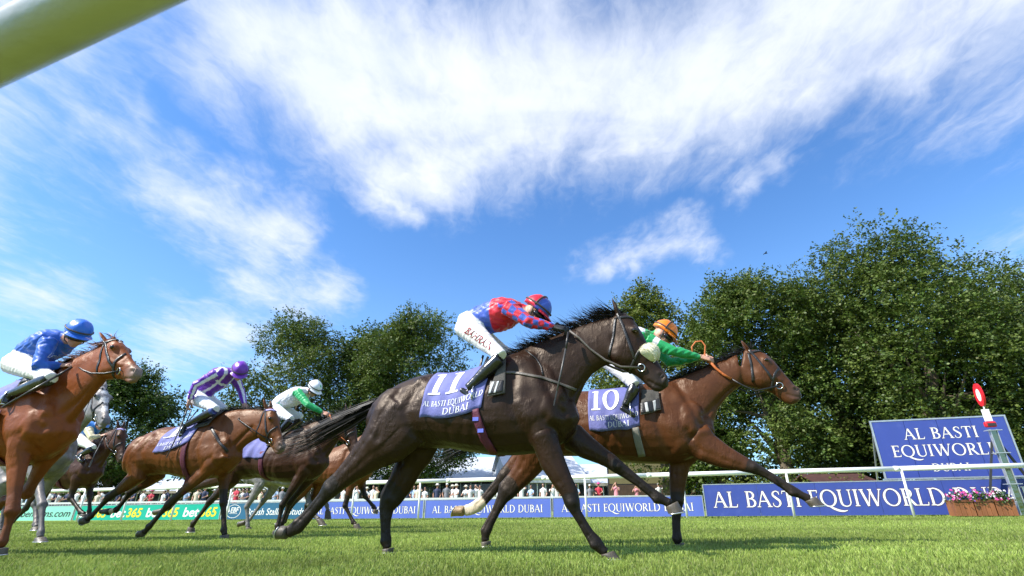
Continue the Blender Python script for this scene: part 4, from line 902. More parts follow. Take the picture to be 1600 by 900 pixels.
def ring(h, name, c, nrm, R_, r, m):
    nrm = Vector(nrm).normalized(); u = nrm.cross(Vector((0, 0, 1))).normalized(); v = nrm.cross(u); mb = MB(); n = 18; rs = []
    for i in range(n + 1):
        a = 2 * math.pi * i / n; e = u * math.cos(a) + v * math.sin(a); rs.append([c + e * (R_ + r * math.cos(2 * math.pi * j / 6)) + nrm * r * math.sin(2 * math.pi * j / 6) for j in range(6)])
    mb.loft(rs, cap=False); return mb.build(name, m, h.root, True)
def bridle(h, px=None, m=None, brow=None, bit=True, w=.022, fleece=False, nose=True):
    """px maps the leading horse's photo points to this horse's (through its head)"""
    f = h.headmap
    def P(p, lat=-.1):
        q = f(F11.loc(*p)); hit = h.bvh.ray_cast(Vector((q.x, -.6, q.z)), Vector((0, 1, 0)), .65)
        if hit[0] is None: n = h.bvh.find_nearest(Vector((q.x, -.03, q.z))); return n[0] + n[1] * .004, n[1]
        return hit[0] + hit[1] * .004, hit[1]
    def st(name, pts, ww=w, mm=None):
        S = [P(p) for p in resample(pts, 5)]
        for k in (1, -1): ribbon(name, [Vector((s[0].x, s[0].y * k, s[0].z)) for s in S], [Vector((s[1].x, s[1].y * k, s[1].z)) for s in S], ww, .0035, mm or m or LEATHER, h.root)
    st('cheek_strap', [(966, 494), (974, 512), (984, 540), (993, 566)])
    st('browband', [(966, 500), (976, 499), (988, 497), (994, 499)], w * 1.1, brow)
    st('throat_strap', [(963, 500), (960, 530), (953, 560)])
    if nose: st('noseband', [(1012, 541), (1000, 552), (992, 566), (984, 582)])
    if bit:
        c, n = P((1003, 577))
        for k in (1, -1): ring(h, 'bit_ring', Vector((c.x, (c.y - .006) * k, c.z)), (.25, 1 * k, .1), .030, .005, STEEL)
        h.bit = Vector((c.x, c.y - .01, c.z))
def drape(h, x0t, x1t, x0b, x1b, tb, off, nu=26, nv=22, wr=.012, seed=0, tbf=None):
    """a cloth laid over the back: returns S(u,v,side); u back to front, v from the spine down"""
    def cen(x):
        best = None
        zt = h.bvh.ray_cast(Vector((x, 0, 3)), Vector((0, 0, -1)), 3)[0]; return Vector((x, 0, (zt.z if zt else 1.4) - .30))
    def S(u, v, side=-1, extra=0.0):
        x = (x0t + (x1t - x0t) * u) * (1 - v) + (x0b + (x1b - x0b) * u) * v; c = cen(x); th = (tbf(u) if tbf else tb) * v; d = Vector((0, side * math.sin(th), math.cos(th))); hit = h.bvh.ray_cast(c + d * .8, -d, .8)
        p = hit[0] if hit[0] else c + d * .26
        k = off + extra + wr * v * (math.sin(x * 40 + v * 5 + seed) * .6 + math.sin(x * 23 - v * 9 + seed * 2) * .6) + wr * 2.2 * max(0, v - .8) * (1 + math.sin(x * 30 + seed))
        return p + d * k
    return S
def sheet(name, S, m, parent, nu=26, nv=20, both=True, th=.004):
    mb = MB()
    grid = []
    rng_ = [(-1, v / nv) for v in range(nv, 0, -1)] + [(1, v / nv) for v in range(0, nv + 1)] if both else [(-1, v / nv) for v in range(0, nv + 1)]
    for s, v in rng_: grid.append([S(u / nu, v, s) for u in range(nu + 1)])
    for row in grid:
        for p in row: mb.v.append(tuple(p))
    w = nu + 1
    for j in range(len(grid) - 1):
        for i in range(nu): mb.f.append((j * w + i, j * w + i + 1, (j + 1) * w + i + 1, (j + 1) * w + i)); mb.m.append(0)
    o = mb.build(name, m, parent, True); s = o.modifiers.new('thick', 'SOLIDIFY'); s.thickness = th; s.offset = -1
    return o
def drape_text(name, S, polys, u0, u1, v0, v1, m, parent, W, lift=.004):
    """text box u0..u1 (back to front), v0 (base) .. v1 (top)"""
    mb = MB(); hh = v0 - v1
    for k, p in enumerate(polys):
        if len(p) != 4: continue
        a, b, c, d = p; L = max(math.dist(a, b), math.dist(c, d)); n = max(1, int(L / .22))
        for i in range(n):
            q = []
            for (e, f, t) in ((a, b, i / n), (a, b, (i + 1) / n), (d, c, (i + 1) / n), (d, c, i / n)):
                x = e[0] + (f[0] - e[0]) * t; y = e[1] + (f[1] - e[1]) * t; q.append(S(u0 + (u1 - u0) * x / W, v0 - hh * y, -1, lift + (k % 7) * .0002))
            mb.poly(q)
    return mb.build(name, m, parent)
def digits(o, S, number, u0, u1, v0, v1):
    ps, W = serif_polys(number, .10); x = 0.0
    for ch in number:
        q, w = glyph(ch); drape_text('digit', S, [[(x + a, b) for a, b in p] for p in q], u0, u1, v0, v1, PRINTW, o, W, .0042); x += w + .10
def saddlery(h, cloth, number, pad=True, girth=None, txt=True, cs=CLOTHB):
    """cloth: pixel corners on the near side: (top back, top front, bottom back, bottom front)"""
    L = [surf(h, *p)[0] for p in cloth]; x0t, x1t, x0b, x1b = [p.x for p in L]
    zt = h.bvh.ray_cast(Vector(((x0b + x1b) / 2, 0, 3)), Vector((0, 0, -1)), 3)[0].z - .30
    tb = math.atan2(-(L[2].y + L[3].y) / 2, (L[2].z + L[3].z) / 2 - zt); tb = max(1.0, min(2.1, tb)); h.tb = tb
    S = drape(h, x0t, x1t, x0b, x1b, tb, .013, seed=h.sp.get('seed', 1)); h.S = S
    o = sheet('saddle_cloth', S, cs, h.root)
    if number:
        ps, W = serif_polys(number, .10); digits(o, S, number, .06, .60, .66, .20)
    if txt:
        ps, W = serif_polys('AL BASTI EQUIWORLD', .08); drape_text('lettering', S, ps, .02, .98, .845, .765, PRINTW, o, W); ps, W = serif_polys('DUBAI', .08); drape_text('lettering', S, ps, .38, .80, .955, .88, PRINTW, o, W)
    return S
# ------------------------------------------------------------------ jockeys
SILK = mat('silk', (1, 1, 1), .46, .04, 5, .30, 16, attr='Col', sheen=.15); BREECH = mat('breeches', (1, 1, 1), .62, .04, 6, .25, 30, attr='Col'); SKIN = mat('skin', (1, 1, 1), .5, .10, 24, .15, 90, attr='Col'); BOOT = mat('riding_boot', (1, 1, 1), .22, .2, 8, .25, 30, attr='Col', coat=.4)
CAPS = mat('cap_silk', (1, 1, 1), .34, .05, 10, .12, 40, attr='Col', sheen=.1); GOGG = mat('goggle_lens', (.012, .012, .015), .08, .1, 4, spec=.7); BLUEG = mat('blue_goggle_lens', (.02, .06, .25), .06, .2, 9, spec=.8); ELAST = mat('elastic_strap', (.06, .05, .045), .6, .2, 30); GLOVE = mat('black_glove', (.014, .014, .015), .55, .2, 20, .2, 90); SKINM = mat('hand_skin', (.52, .27, .18), .5, .12, 30, .15, 90)
PALE = (.54, .29, .20)
def hand(name, wrist, knuck, palmn, thumb, m, parent, sc=1.0, curl=1.15):
    """palm, four bent fingers of unequal length and a thumb off the side of the palm"""
    w, k = Vector(wrist), Vector(knuck); d = (k - w).normalized(); k = w + d * .085 * sc; n = Vector(palmn); n = (n - d * n.dot(d)).normalized(); s = d.cross(n).normalized()
    if s.dot(Vector(thumb)) < 0: s = -s
    mb = MB(); rings = []
    for t, a, b in ((-.25, .026, .021), (.05, .029, .019), (.4, .038, .017), (.8, .042, .015), (1.05, .040, .012)):
        c = w + (k - w) * t; rings.append([c + s * a * sc * math.cos(2 * math.pi * j / 12) + n * b * sc * math.sin(2 * math.pi * j / 12) for j in range(12)])
    mb.loft(rings)
    for i, (o, L, r) in enumerate(((.030, .074, .0092), (.010, .082, .0096), (-.011, .077, .0092), (-.030, .060, .0082))):
        p = k + s * o * sc - d * .004; pts = [p - d * .012]; a = .25 + .06 * i; dd = d
        for fr_, ca in ((.42, curl * .75 + .05 * i), (.32, curl * 1.0), (.26, curl * .8)):
            pts.append(p); dd = (d * math.cos(a) + n * math.sin(a)).normalized(); p = p + dd * L * fr_ * sc; a += ca
        pts.append(p); mb.tube(pts, [r * sc, r * 1.05 * sc, r * sc, r * .92 * sc, r * .6 * sc], 8)
    p = w + (k - w) * .28 + s * .026 * sc; t1 = (d * .55 + s * .75 + n * .35).normalized(); t2 = (d * .8 - s * .05 + n * .7).normalized()
    mb.tube([p - t1 * .01, p + t1 * .034 * sc, p + t1 * .036 * sc + t2 * .030 * sc, p + t1 * .034 * sc + t2 * .052 * sc], [.014 * sc, .0125 * sc, .011 * sc, .006 * sc], 8)
    return mb.build(name, m, parent, True)
def jockey(h, sp):
    fr = h.fr; L = lambda p, lat: fr.loc(*p, lat); hip = L(sp['hip'], 0)
    root = empty('person', tuple(fr.world(hip)), fr.yaw); root.location.z = hip.z; tag(root, sp['label'], 'person', 'jockeys'); g = lambda p, lat: L(p, lat) - hip
    prim = []; mb = MB(); vox = sp.get('vox', .009)
    def limb(lab, pts, rad, flat=1.0, n=14): mb.tube(pts, rad, n, flat=flat); [prim.append((lab, np.array(pts[i]), np.array(pts[i + 1]), rad[i], rad[i + 1])) for i in range(len(pts) - 1)]
    k = sp.get('k', 1.0); hp = g(sp['hip'], 0); ws = g(sp['waist'], 0); chs = g(sp['chest'], 0); nk = g(sp['neck'], 0); hd = g(sp['head'], sp.get('headlat', 0)); turn = sp.get('turn', 0.0)
    # trunk: rings across the back line
    line_ = [(hp + (hp - ws) * .42, .07, .10), (hp + (hp - ws) * .28, .118, .135), (hp, .145, .165), (hp.lerp(ws, .5), .138, .158), (ws, .138, .155), (ws.lerp(chs, .5), .152, .172), (chs, .148, .188), (chs.lerp(nk, .55), .105, .165), (nk, .062, .07)]
    rings = []
    for i, (c, a, b) in enumerate(line_):
        d = (line_[min(i + 1, len(line_) - 1)][0] - line_[max(i - 1, 0)][0]); d.y = 0; d.normalize(); up = Vector((-d.z, 0, d.x)); rings.append([c + up * a * k * math.cos(2 * math.pi * j / 20) + Vector((0, b * k * math.sin(2 * math.pi * j / 20), 0)) for j in range(20)])
    mb.loft(rings)
    for i in range(len(line_) - 1): prim.append(('breech' if i < 3 else 'torso', np.array(line_[i][0]), np.array(line_[i + 1][0]), line_[i][1] * k, line_[i + 1][1] * k))
    f = g(sp['face'], sp.get('facelat', 0)) - hd; f.normalize(); right = f.cross(Vector((0, 0, 1))).normalized(); up = right.cross(f).normalized()
    limb('neck', [nk - (hd - nk) * .15, hd - up * .06 - f * .02], [.062 * k, .056 * k])
    def E(lab, c, r): mb.ell(c, r, f, right, up, 14, 10); prim.append((lab, np.array(c), np.array(c) + 1e-3, min(r), min(r)))
    E('head', hd, (.098 * k, .076 * k, .108 * k)); E('head', hd - up * .055 * k + f * .035 * k, (.062 * k, .056 * k, .062 * k)); E('head', hd - up * .095 * k + f * .060 * k, (.028 * k, .030 * k, .022 * k)); E('head', hd - up * .028 * k + f * .100 * k, (.022 * k, .014 * k, .026 * k)); E('head', hd - up * .068 * k + f * .088 * k, (.014 * k, .026 * k, .011 * k))
    for s in (-1, 1): E('head', hd + right * s * .076 * k - up * .02 * k - f * .012 * k, (.024 * k, .010 * k, .033 * k)); E('head', hd + right * s * .042 * k - up * .035 * k + f * .066 * k, (.026 * k, .022 * k, .022 * k))
    sides = {}
    for s in (-1, 1):
        S = lambda key, lat: g(sp.get(key + 'F', sp[key]) if s > 0 else sp[key], lat)
        # leg: hip, knee, ankle, toe
        hj, kn, an, to = hp + Vector((0, s * .085, -.0)), S('knee', s * sp.get('kneelat', .235)), S('ankle', s * sp.get('anklelat', .25)), S('toe', s * sp.get('anklelat', .25))
        limb('breech', [hj, hj.lerp(kn, .35), hj.lerp(kn, .75), kn], [.118 * k, .096 * k, .068 * k, .056 * k])
        m1 = kn.lerp(an, .07); limb('boot', [m1, kn.lerp(an, .4), kn.lerp(an, .75), an], [.060 * k, .060 * k, .045 * k, .040 * k])
        he = an + (an - kn).normalized() * .05 - (to - an).normalized() * .035; limb('boot', [he, he.lerp(to, .45), to.lerp(he, .18), to], [.034 * k, .040 * k, .040 * k, .024 * k], .75)
        sh, el, wr = S('shoulder', s * .175 * k), S('elbow', s * sp.get('elbowlat', .215)), S('wrist', s * sp.get('wristlat', .09))
        tag_ = 'armN' if s < 0 else 'armF'
        limb(tag_, [sh, sh.lerp(el, .5), el, el.lerp(wr, .45), wr.lerp(el, .12)], [.078 * k, .064 * k, .054 * k, .050 * k, .034 * k]); limb('wrist', [wr.lerp(el, .15), wr], [.028 * k, .026 * k]); sides[s] = (sh, el, wr, S('hand', s * sp.get('handlat', .07)), kn, an, to)
    me = remesh(mb, vox, 4, .5); me.name = 'body'; co = coords(me); nr = normals(me)
    labs = ['breech', 'torso', 'neck', 'head', 'boot', 'armN', 'armF', 'wrist']; best = np.full(len(co), 9e9); lab = np.zeros(len(co), int); tt = np.zeros(len(co)); cnt = {}
    arm_i = {}
    for q, (lb, a, b, r0, r1) in enumerate(prim):
        d, t = seg_dist(co, a, b); d = d - (r0 + (r1 - r0) * t); arm_i.setdefault(lb, []).append(q); idx = arm_i[lb].index(q); better = d < best; best = np.where(better, d, best); lab = np.where(better, labs.index(lb), lab); tt = np.where(better, idx + t, tt)
    # silk creases
    cr = .0035 * np.sin(co[:, 0] * 70 + 6 * np.sin(co[:, 2] * 22)) * np.sin(co[:, 1] * 25 + co[:, 2] * 45) + .0035 * np.sin((co[:, 0] * .8 + co[:, 2]) * 60 + 3 * np.sin(co[:, 1] * 30)); amp = np.where((lab == 1) | (lab == 5) | (lab == 6), 1.0, np.where(lab == 0, .45, 0)); co = co + nr * (cr * amp)[:, None]; me.vertices.foreach_set('co', co.astype(np.float32).ravel()); me.update()
    # along-the-back parameter and round-the-arm angle for patterns
    col = np.zeros((len(co), 3)); T = np.where(lab == 1, tt, 0); T = np.where(lab == 0, tt - 3, T)
    for i, nm in enumerate(labs):
        msk = lab == i
        if not msk.any(): continue
        P = co[msk]
        if nm in ('neck', 'head'): c = np.tile(np.array(sp.get('skin', PALE)), (len(P), 1))
        elif nm == 'wrist': c = np.tile(np.array(sp.get('wristcol', sp.get('skin', PALE))), (len(P), 1))
        elif nm == 'boot': c = np.tile(np.array((.012, .012, .013)), (len(P), 1)); top = tt[msk] < .28; c[top] = np.array(sp.get('boottop', (.012, .012, .013)))
        elif nm == 'breech': c = np.tile(np.array(sp.get('breeches', (.80, .79, .79))), (len(P), 1))
        elif nm == 'torso': c = sp['torso'](P, tt[msk] / 5.0, hp, chs)
        else:
            s = -1 if nm == 'armN' else 1; a, b = np.array(sides[s][0]), np.array(sides[s][2]); ax = (b - a) / np.linalg.norm(b - a); u = np.cross(ax, [0, 1.0, 0]); u /= np.linalg.norm(u); v = np.cross(ax, u); _, t = seg_dist(P, np.array(sides[s][0]), np.array(sides[s][1])); _, t2 = seg_dist(P, np.array(sides[s][1]), np.array(sides[s][2]))
            axc = tt[msk] / 4.0; mid = np.array(sides[s][0])[None, :] * (1 - t[:, None]) + np.array(sides[s][1])[None, :] * t[:, None]; mid = np.where((axc > .5)[:, None], np.array(sides[s][1])[None, :] * (1 - t2[:, None]) + np.array(sides[s][2])[None, :] * t2[:, None], mid); R = P - mid; ang = np.arctan2(R @ v, R @ u); c = sp['sleeve'](P, axc, ang)
        col[msk] = c
    set_col(me, np.clip(col, 0, 1))
    for m in (SILK, SKIN, BREECH, BOOT): me.materials.append(m)
    slot = np.array([2, 0, 1, 1, 3, 0, 0, 1]); nl = np.empty(len(me.polygons) * 4, np.int32); lv = np.empty(len(me.loops), np.int32); me.loops.foreach_get('vertex_index', lv); ls = np.empty(len(me.polygons), np.int32); me.polygons.foreach_get('loop_start', ls); me.polygons.foreach_set('material_index', slot[lab[lv[ls]]].astype(np.int32)); me.update()
    link('body', me, root); root['frame'] = 0
    # helmet
    c = hd + up * .040 * k - f * .004; ra, rb, rc = .138 * k, .112 * k, .125 * k
    rings = []; n = 28
    for i in range(11):
        a = (-.16 + (math.pi / 2 - .03 + .16) * i / 10); sh_ = -.03 * k if i == 0 else 0
        rings.append([c + f * (ra * math.cos(a) * math.cos(2 * math.pi * j / n)) + right * (rb * math.cos(a) * math.sin(2 * math.pi * j / n)) + up * (rc * math.sin(a) + (.006 * math.sin(4 * 2 * math.pi * j / n)) * (i < 8)) for j in range(n)])
    mb = MB(); mb.loft([[p * .97 + c * .03 for p in rings[0]]] + rings); me = mb.mesh('helmet'); fix_normals(me); me.polygons.foreach_set('use_smooth', [True] * len(me.polygons)); co = coords(me); R = co - np.array(c); X, Y, Z = R @ np.array(f), R @ np.array(right), R @ np.array(up); set_col(me, sp['cap'](X / k, Y / k, Z / k)); me.materials.append(CAPS); hl = link('helmet', me, root)
    mb = MB(); P0, P1 = [], []
    for i in range(13):
        a = math.radians(-62 + 124 * i / 12); e = f * (ra * math.cos(a)) + right * (rb * math.sin(a)); P0.append(c + e * .97 - up * .012 * k); P1.append(c + e * (1.0 + .36 * math.cos(a) ** 1.2) - up * (.034 * k))
    for i in range(12): mb.quad(P0[i], P0[i + 1], P1[i + 1], P1[i])
    me = mb.mesh('helmet_peak'); fix_normals(me); set_col(me, np.tile(np.array(sp.get('peak', sp['cap'](np.array([.1]), np.array([0]), np.array([0]))[0])), (len(me.vertices), 1))); me.materials.append(CAPS); o = link('helmet_peak', me, root); q = o.modifiers.new('t', 'SOLIDIFY'); q.thickness = .006
    # goggles and their elastic
    if sp.get('goggles', True):
        mb = MB(); pts = [hd + f * (.105 * k * math.cos(a)) + right * (.085 * k * math.sin(a)) - up * .014 * k for a in [math.radians(-78 + 156 * i / 12) for i in range(13)]]; mb.tube(pts, [.012 * k] + [.026 * k] * 11 + [.012 * k], 8, up=up, flat=1.0); mb.build('goggles', sp.get('lens', GOGG), root, True)
    es = sp.get('estrap', .35); pts = [c + f * (ra * 1.015 * math.cos(a)) + right * (rb * 1.015 * math.sin(a)) + up * (.018 - .0 * math.cos(a)) * k for a in [2 * math.pi * i / 28 for i in range(29)]]; mb = MB(); mb.tube(pts, .0085 * k, 6, up=up, flat=1.0, cap=False); mb.build('goggle_strap', sp.get('strapmat', ELAST), root, True)
    if sp.get('topstrap'):
        mb = MB(); mb.tube([c + (right * (rb * 1.02 * math.cos(a)) + up * (rc * 1.02 * math.sin(a)) + f * .01) for a in [math.pi * (i / 20) for i in range(21)]], .008 * k, 6, up=f); mb.build('top_strap', ELAST, root, True)
    mb = MB(); mb.tube([c + right * s * rb * .95 - up * .0 for s in (-1,)] + [hd + right * -.075 * k - up * .07 * k + f * .02, hd - up * .115 * k + f * .045 * k, hd + right * .075 * k - up * .07 * k + f * .02] + [c + right * rb * .95], .006 * k, 6); mb.build('chin_strap', ELAST, root, True)
    for s in (-1, 1):
        sh, el, wr, hn, kn, an, to = sides[s]; dd = (wr - el).normalized(); hand('hand', wr, hn, sp.get('palm', Vector((.1, -s * .6, -.8))), Vector((.2, -s * .8, .5)), GLOVE if sp.get('gloves') else SKINM, root, 1.05 * k)
    root['_'] = 0; del root['_']; del root['frame']
    return dict(root=root, sides=sides, hip=hip, g=g, bvh=None)
def solid(c): return lambda P, *a: np.tile(np.array(c), (len(P), 1))
def solidcap(c): return lambda X, Y, Z: np.tile(np.array(c), (len(X), 1))
def whip(pts, label, tip=None):
    P = [Vector(p) for p in pts]; r = empty('riding_whip', tuple(P[0])); tag(r, label, 'whip', 'whips carried by the jockeys'); o = P[0]; n = len(P)
    mb = MB(); mb.tube([p - o for p in P[:2]], .011, 8); mb.build('handle', LEATHER, r, True); mb = MB(); mb.tube([p - o for p in P[1:]], [.010, .008] + [.007] * (n - 3) if n > 3 else [.010, .006], 8); mb.build('shaft', mat('whip_shaft', (.05, .048, .046), .4, .2, 20), r, True)
    d = (P[-1] - P[-2]).normalized(); mb = MB(); mb.bar(P[-1] - o - d * .10, P[-1] - o + d * .02, .024, .008); mb.build('flap', tip or mat('whip_shaft', (.05, .048, .046)), r)
# ------------------------------------------------------------------ the field
BLK = (.012, .010, .010)
# the dark brown leader
h = make_horse(dict(frame=F11, label='dark brown horse with sheepskin noseband and number 11 cloth, nearest in the race', trunk=T11, neck=N11, head=H11, tmap=lambda x, y: (x, y), poll=(967, 491), nose=(1042, 603), ear=(956, 464), coat=(.0185, .0070, .0030), points=(.0065, .005, .0045), muzzle=(.012, .0105, .010), vox=.0105, seed=1, mane=HAIRB, mane_n=480, wild=1.15, tail=[(606, 618), (585, 634), (556, 650), (520, 668), (480, 690), (436, 703)], tail_n=330, tail_w=.07,
    legs=[dict(lat=-.13, hind=False, pairs=[((867, 668), (830, 690)), ((883, 718), (844, 726)), ((894, 745), (864, 757)), ((903, 765), (878, 777)), ((906, 783), (882, 790)), ((908, 798), (893, 804)), ((918, 815), (903, 820)), ((929, 832), (913, 838)), ((941, 843), (922, 853)), ((947, 855), (934, 864)), ((954, 860), (942, 868))], toe=(971, 873), heel=(944, 872)),
          dict(lat=.12, hind=False, pairs=[((905, 662), (880, 700)), ((928, 684), (905, 714)), ((950, 703), (932, 723)), ((962, 711), (946, 730)), ((973, 722), (958, 738)), ((984, 731), (970, 744)), ((1006, 750), (994, 760)), ((1024, 764), (1012, 775)), ((1033, 770), (1022, 785)), ((1043, 777), (1036, 789)), ((1055, 783), (1042, 793))], toe=(1070, 799), heel=(1043, 803)),
          dict(lat=-.14, hind=True, pairs=[((682, 628), (592, 648)), ((672, 660), (570, 662)), ((640, 695), (563, 684)), ((612, 703), (553, 704)), ((590, 716), (543, 722)), ((567, 733), (531, 736)), ((545, 752), (517, 750)), ((528, 769), (503, 759)), ((512, 784), (497, 773)), ((494, 804), (481, 792)), ((481, 820), (467, 806)), ((474, 829), (458, 815)), ((463, 833), (449, 823)), ((455, 838), (444, 825))], toe=(432, 844), heel=(443, 820)),
          dict(lat=.12, hind=True, pairs=[((690, 640), (610, 660)), ((688, 672), (612, 680)), ((686, 695), (614, 701)), ((674, 712), (617, 715)), ((661, 729), (618, 727)), ((645, 755), (606, 757)), ((636, 768), (598, 768)), ((628, 781), (592, 778)), ((615, 797), (592, 796)), ((611, 815), (594, 815)), ((610, 832), (595, 832)), ((612, 845), (595, 845)), ((611, 853), (598, 853)), ((612, 857), (599, 857))], toe=(614, 863), heel=(599, 862))]))
HH11 = h
bridle(h); saddlery(h, ((682, 586), (772, 583), (657, 650), (752, 652)), '11')
def saddle_bits(h, pad, panel, girth, gm, buckle=None):
    """knee pad, its striped end, the girth"""
    c = [surf(h, *p, off=.020) for p in pad]; mb = MB()
    def patch(name, q, m, off, th=.012, n=6):
        mb = MB(); G = []
        for j in range(n + 1):
            row = []
            for i in range(n + 1):
                u, v = i / n, j / n; x = (q[0][0] * (1 - u) + q[1][0] * u) * (1 - v) + (q[3][0] * (1 - u) + q[2][0] * u) * v; y = (q[0][1] * (1 - u) + q[1][1] * u) * (1 - v) + (q[3][1] * (1 - u) + q[2][1] * u) * v; row.append(surf(h, x, y, off=off)[0])
            G.append(row)
        for row in G:
            for p in row: mb.v.append(tuple(p))
        for j in range(n):
            for i in range(n): mb.f.append((j * (n + 1) + i, j * (n + 1) + i + 1, (j + 2 - 1) * (n + 1) + i + 1, (j + 1) * (n + 1) + i)); mb.m.append(0)
        o = mb.build(name, m, h.root, True); s = o.modifiers.new('t', 'SOLIDIFY'); s.thickness = th; s.offset = 0; b = o.modifiers.new('b', 'BEVEL'); b.width = .004; return o
    patch('saddle_pad', pad, PADG, .028)
    patch('pad_panel', panel[0], LEATHER, .036, .006)
    for q in panel[1:]: patch('pad_stripe', q, PADS, .041, .004)
    if girth: strap(h, 'girth', girth, .07, gm, True, .010, .005)
    if buckle:
        for p in buckle: s = surf(h, *p, off=.018); mb = MB(); mb.box(s[0], .05, .012, .03, None, tuple(s[1]) if False else None); mb.build('girth_buckle', BLUEW, h.root)
saddle_bits(h, [(786, 562), (792, 560), (789, 616), (762, 622)], [[(768, 598), (788, 597), (785, 614), (764, 619)], [(771, 600), (775, 599.5), (768, 617), (765, 617.5)], [(779, 599), (782, 598.5), (776, 616), (773, 616.5)]], [(742, 640), (748, 660), (757, 685), (772, 707)], GIRTHR, [(745, 655), (752, 672)])
# saddle and breast girth
strap(h, 'breast_girth', [(772, 583), (800, 582), (820, 585), (850, 591), (880, 602), (900, 609)], .024, LEATHB)
strap(h, 'neck_strap', [(822, 548), (838, 561), (846, 574), (848, 587)], .013, LEATHER)
def fleece_roll(h):
    f = h.headmap; a = f(F11.loc(1012, 540)); mb = MB(); P = []
    c0, c1 = f(F11.loc(1009, 537)), f(F11.loc(1000, 560)); mid = (f(F11.loc(1016, 548)) + f(F11.loc(984, 578))) / 2
    for i in range(15):
        t = -1.15 + 2.3 * i / 14; c = f(F11.loc(1006 + 10 * math.cos(t), 551 + 12 * (1 - math.cos(t)) * .6)); P.append(Vector((c.x, math.sin(t) * .085, c.z - .05 * (1 - math.cos(t)))))
    mb.tube(P, [.05] * 15, 18); mb2 = MB(); mb2.tube(P, [.056] + [.078] * 13 + [.056], 18); o = mb2.build('fleece_noseband', FLEECE, h.root, True); s = o.modifiers.new('s', 'SUBSURF'); s.levels = s.render_levels = 2
    g = random.Random(4); R_, D_, L_ = [], [], []
    for i in range(4200):
        k = g.randrange(14); p = P[k].lerp(P[k + 1], g.random()); d = (P[k + 1] - P[k]).normalized(); u = d.cross(Vector((g.gauss(0, 1), g.gauss(0, 1), g.gauss(0, 1)))).normalized(); R_.append(p + u * .074); D_.append(u + Vector((g.gauss(0, .4), g.gauss(0, .4), g.gauss(0, .4)))); L_.append(.012)
    strands('fleece_pile', R_, D_, L_, FLEECE, o, 3, .004, .3, 2)['kind'] = 'stuff'
fleece_roll(h)
RED, ROY, = (.60, .012, .035), (.045, .10, .48)
def torso11(P, t, hp, ch):
    c = np.tile(np.array(ROY), (len(P), 1)); c[(P[:, 0] > (hp[0] + (ch[0] - hp[0]) * .72))] = RED; return c
def check(P, t, a):
    k = (np.floor(t * 8.5) + np.floor((a + math.pi) / (2 * math.pi) * 6)).astype(int) % 2; return np.where(k[:, None] == 0, np.array(RED)[None, :], np.array(ROY)[None, :])
def cap11(X, Y, Z):
    return np.where(((X > .018))[:, None] & (np.abs(Y) > -1)[:, None], np.array(ROY)[None, :], np.array(RED)[None, :])
J11 = jockey(h, dict(label='jockey in red and royal blue silks with checked sleeves, crouched on the dark brown horse', hip=(732, 512), waist=(754, 500), chest=(790, 489), neck=(816, 483), head=(836, 487), face=(856, 501), knee=(784, 557), kneeF=(796, 556), ankle=(731, 607), toe=(749, 630), shoulder=(793, 480), elbow=(826, 503), wrist=(866, 511), hand=(892, 515), torso=torso11, sleeve=check, cap=cap11, peak=RED, gloves=True, topstrap=True, handlat=.10, wristlat=.12, elbowlat=.20, k=1.03, breeches=(.82, .80, .80)))
def body_text(J, h, name, text, p0, p1, hpx, m, serif=True):
    """print on a jockey's clothes: text baseline from photo point p0 to p1, laid on the cloth by sight line"""
    o = [c for c in J['root'].children if c.name.startswith('body')][0]; me = o.data; bv = BVHTree.FromPolygons([tuple(v.co) for v in me.vertices], [tuple(p.vertices) for p in me.polygons]); fr = h.fr; org = fr.toloc(CAM) - J['hip']
    ps, W = serif_polys(text, .12) if serif else sans_polys(text, .012); mb = MB(); dx, dy = (p1[0] - p0[0]) / W, (p1[1] - p0[1]) / W; l = math.hypot(dx, dy); ux, uy = -dy / l, dx / l
    for p in ps:
        q = []
        for a, b in p:
            X, Y = p0[0] + dx * a - ux * b * -hpx * 0 + uy * b * hpx, p0[1] + dy * a + ux * 0 - abs(ux if False else dx / l) * b * hpx; d = fr.dirloc(ray(X, Y)).normalized(); hit = bv.ray_cast(org, d, 40)
            if hit[0] is None: q = None; break
            q.append(hit[0] - d * .006)
        if q and len(q) >= 3: mb.poly(q)
    if mb.f: mb.build(name, m, J['root'])
DKRED = mat('dark_red_print', (.28, .02, .03), .6, .1, 20)
body_text(J11, h, 'lettering', 'BAHRAIN', (724, 519), (764, 547), 11, DKRED, False)
def reins(h, J, pts_px, m, r=.009, lat=-.07):
    P = [h.fr.loc(x, y, lat * (1 - i / (len(pts_px) - 1) * .25)) for i, (x, y) in enumerate(pts_px)]
    if hasattr(h, 'bit'): P[-1] = h.bit
    line(h, 'rein', P, r, m); line(h, 'rein', [Vector((p.x, -p.y, p.z)) for p in P], r, m)
reins(h, J11, [(890, 517), (905, 528), (922, 545), (945, 562), (970, 573), (1003, 577)], LEATHB, .010, -.11)
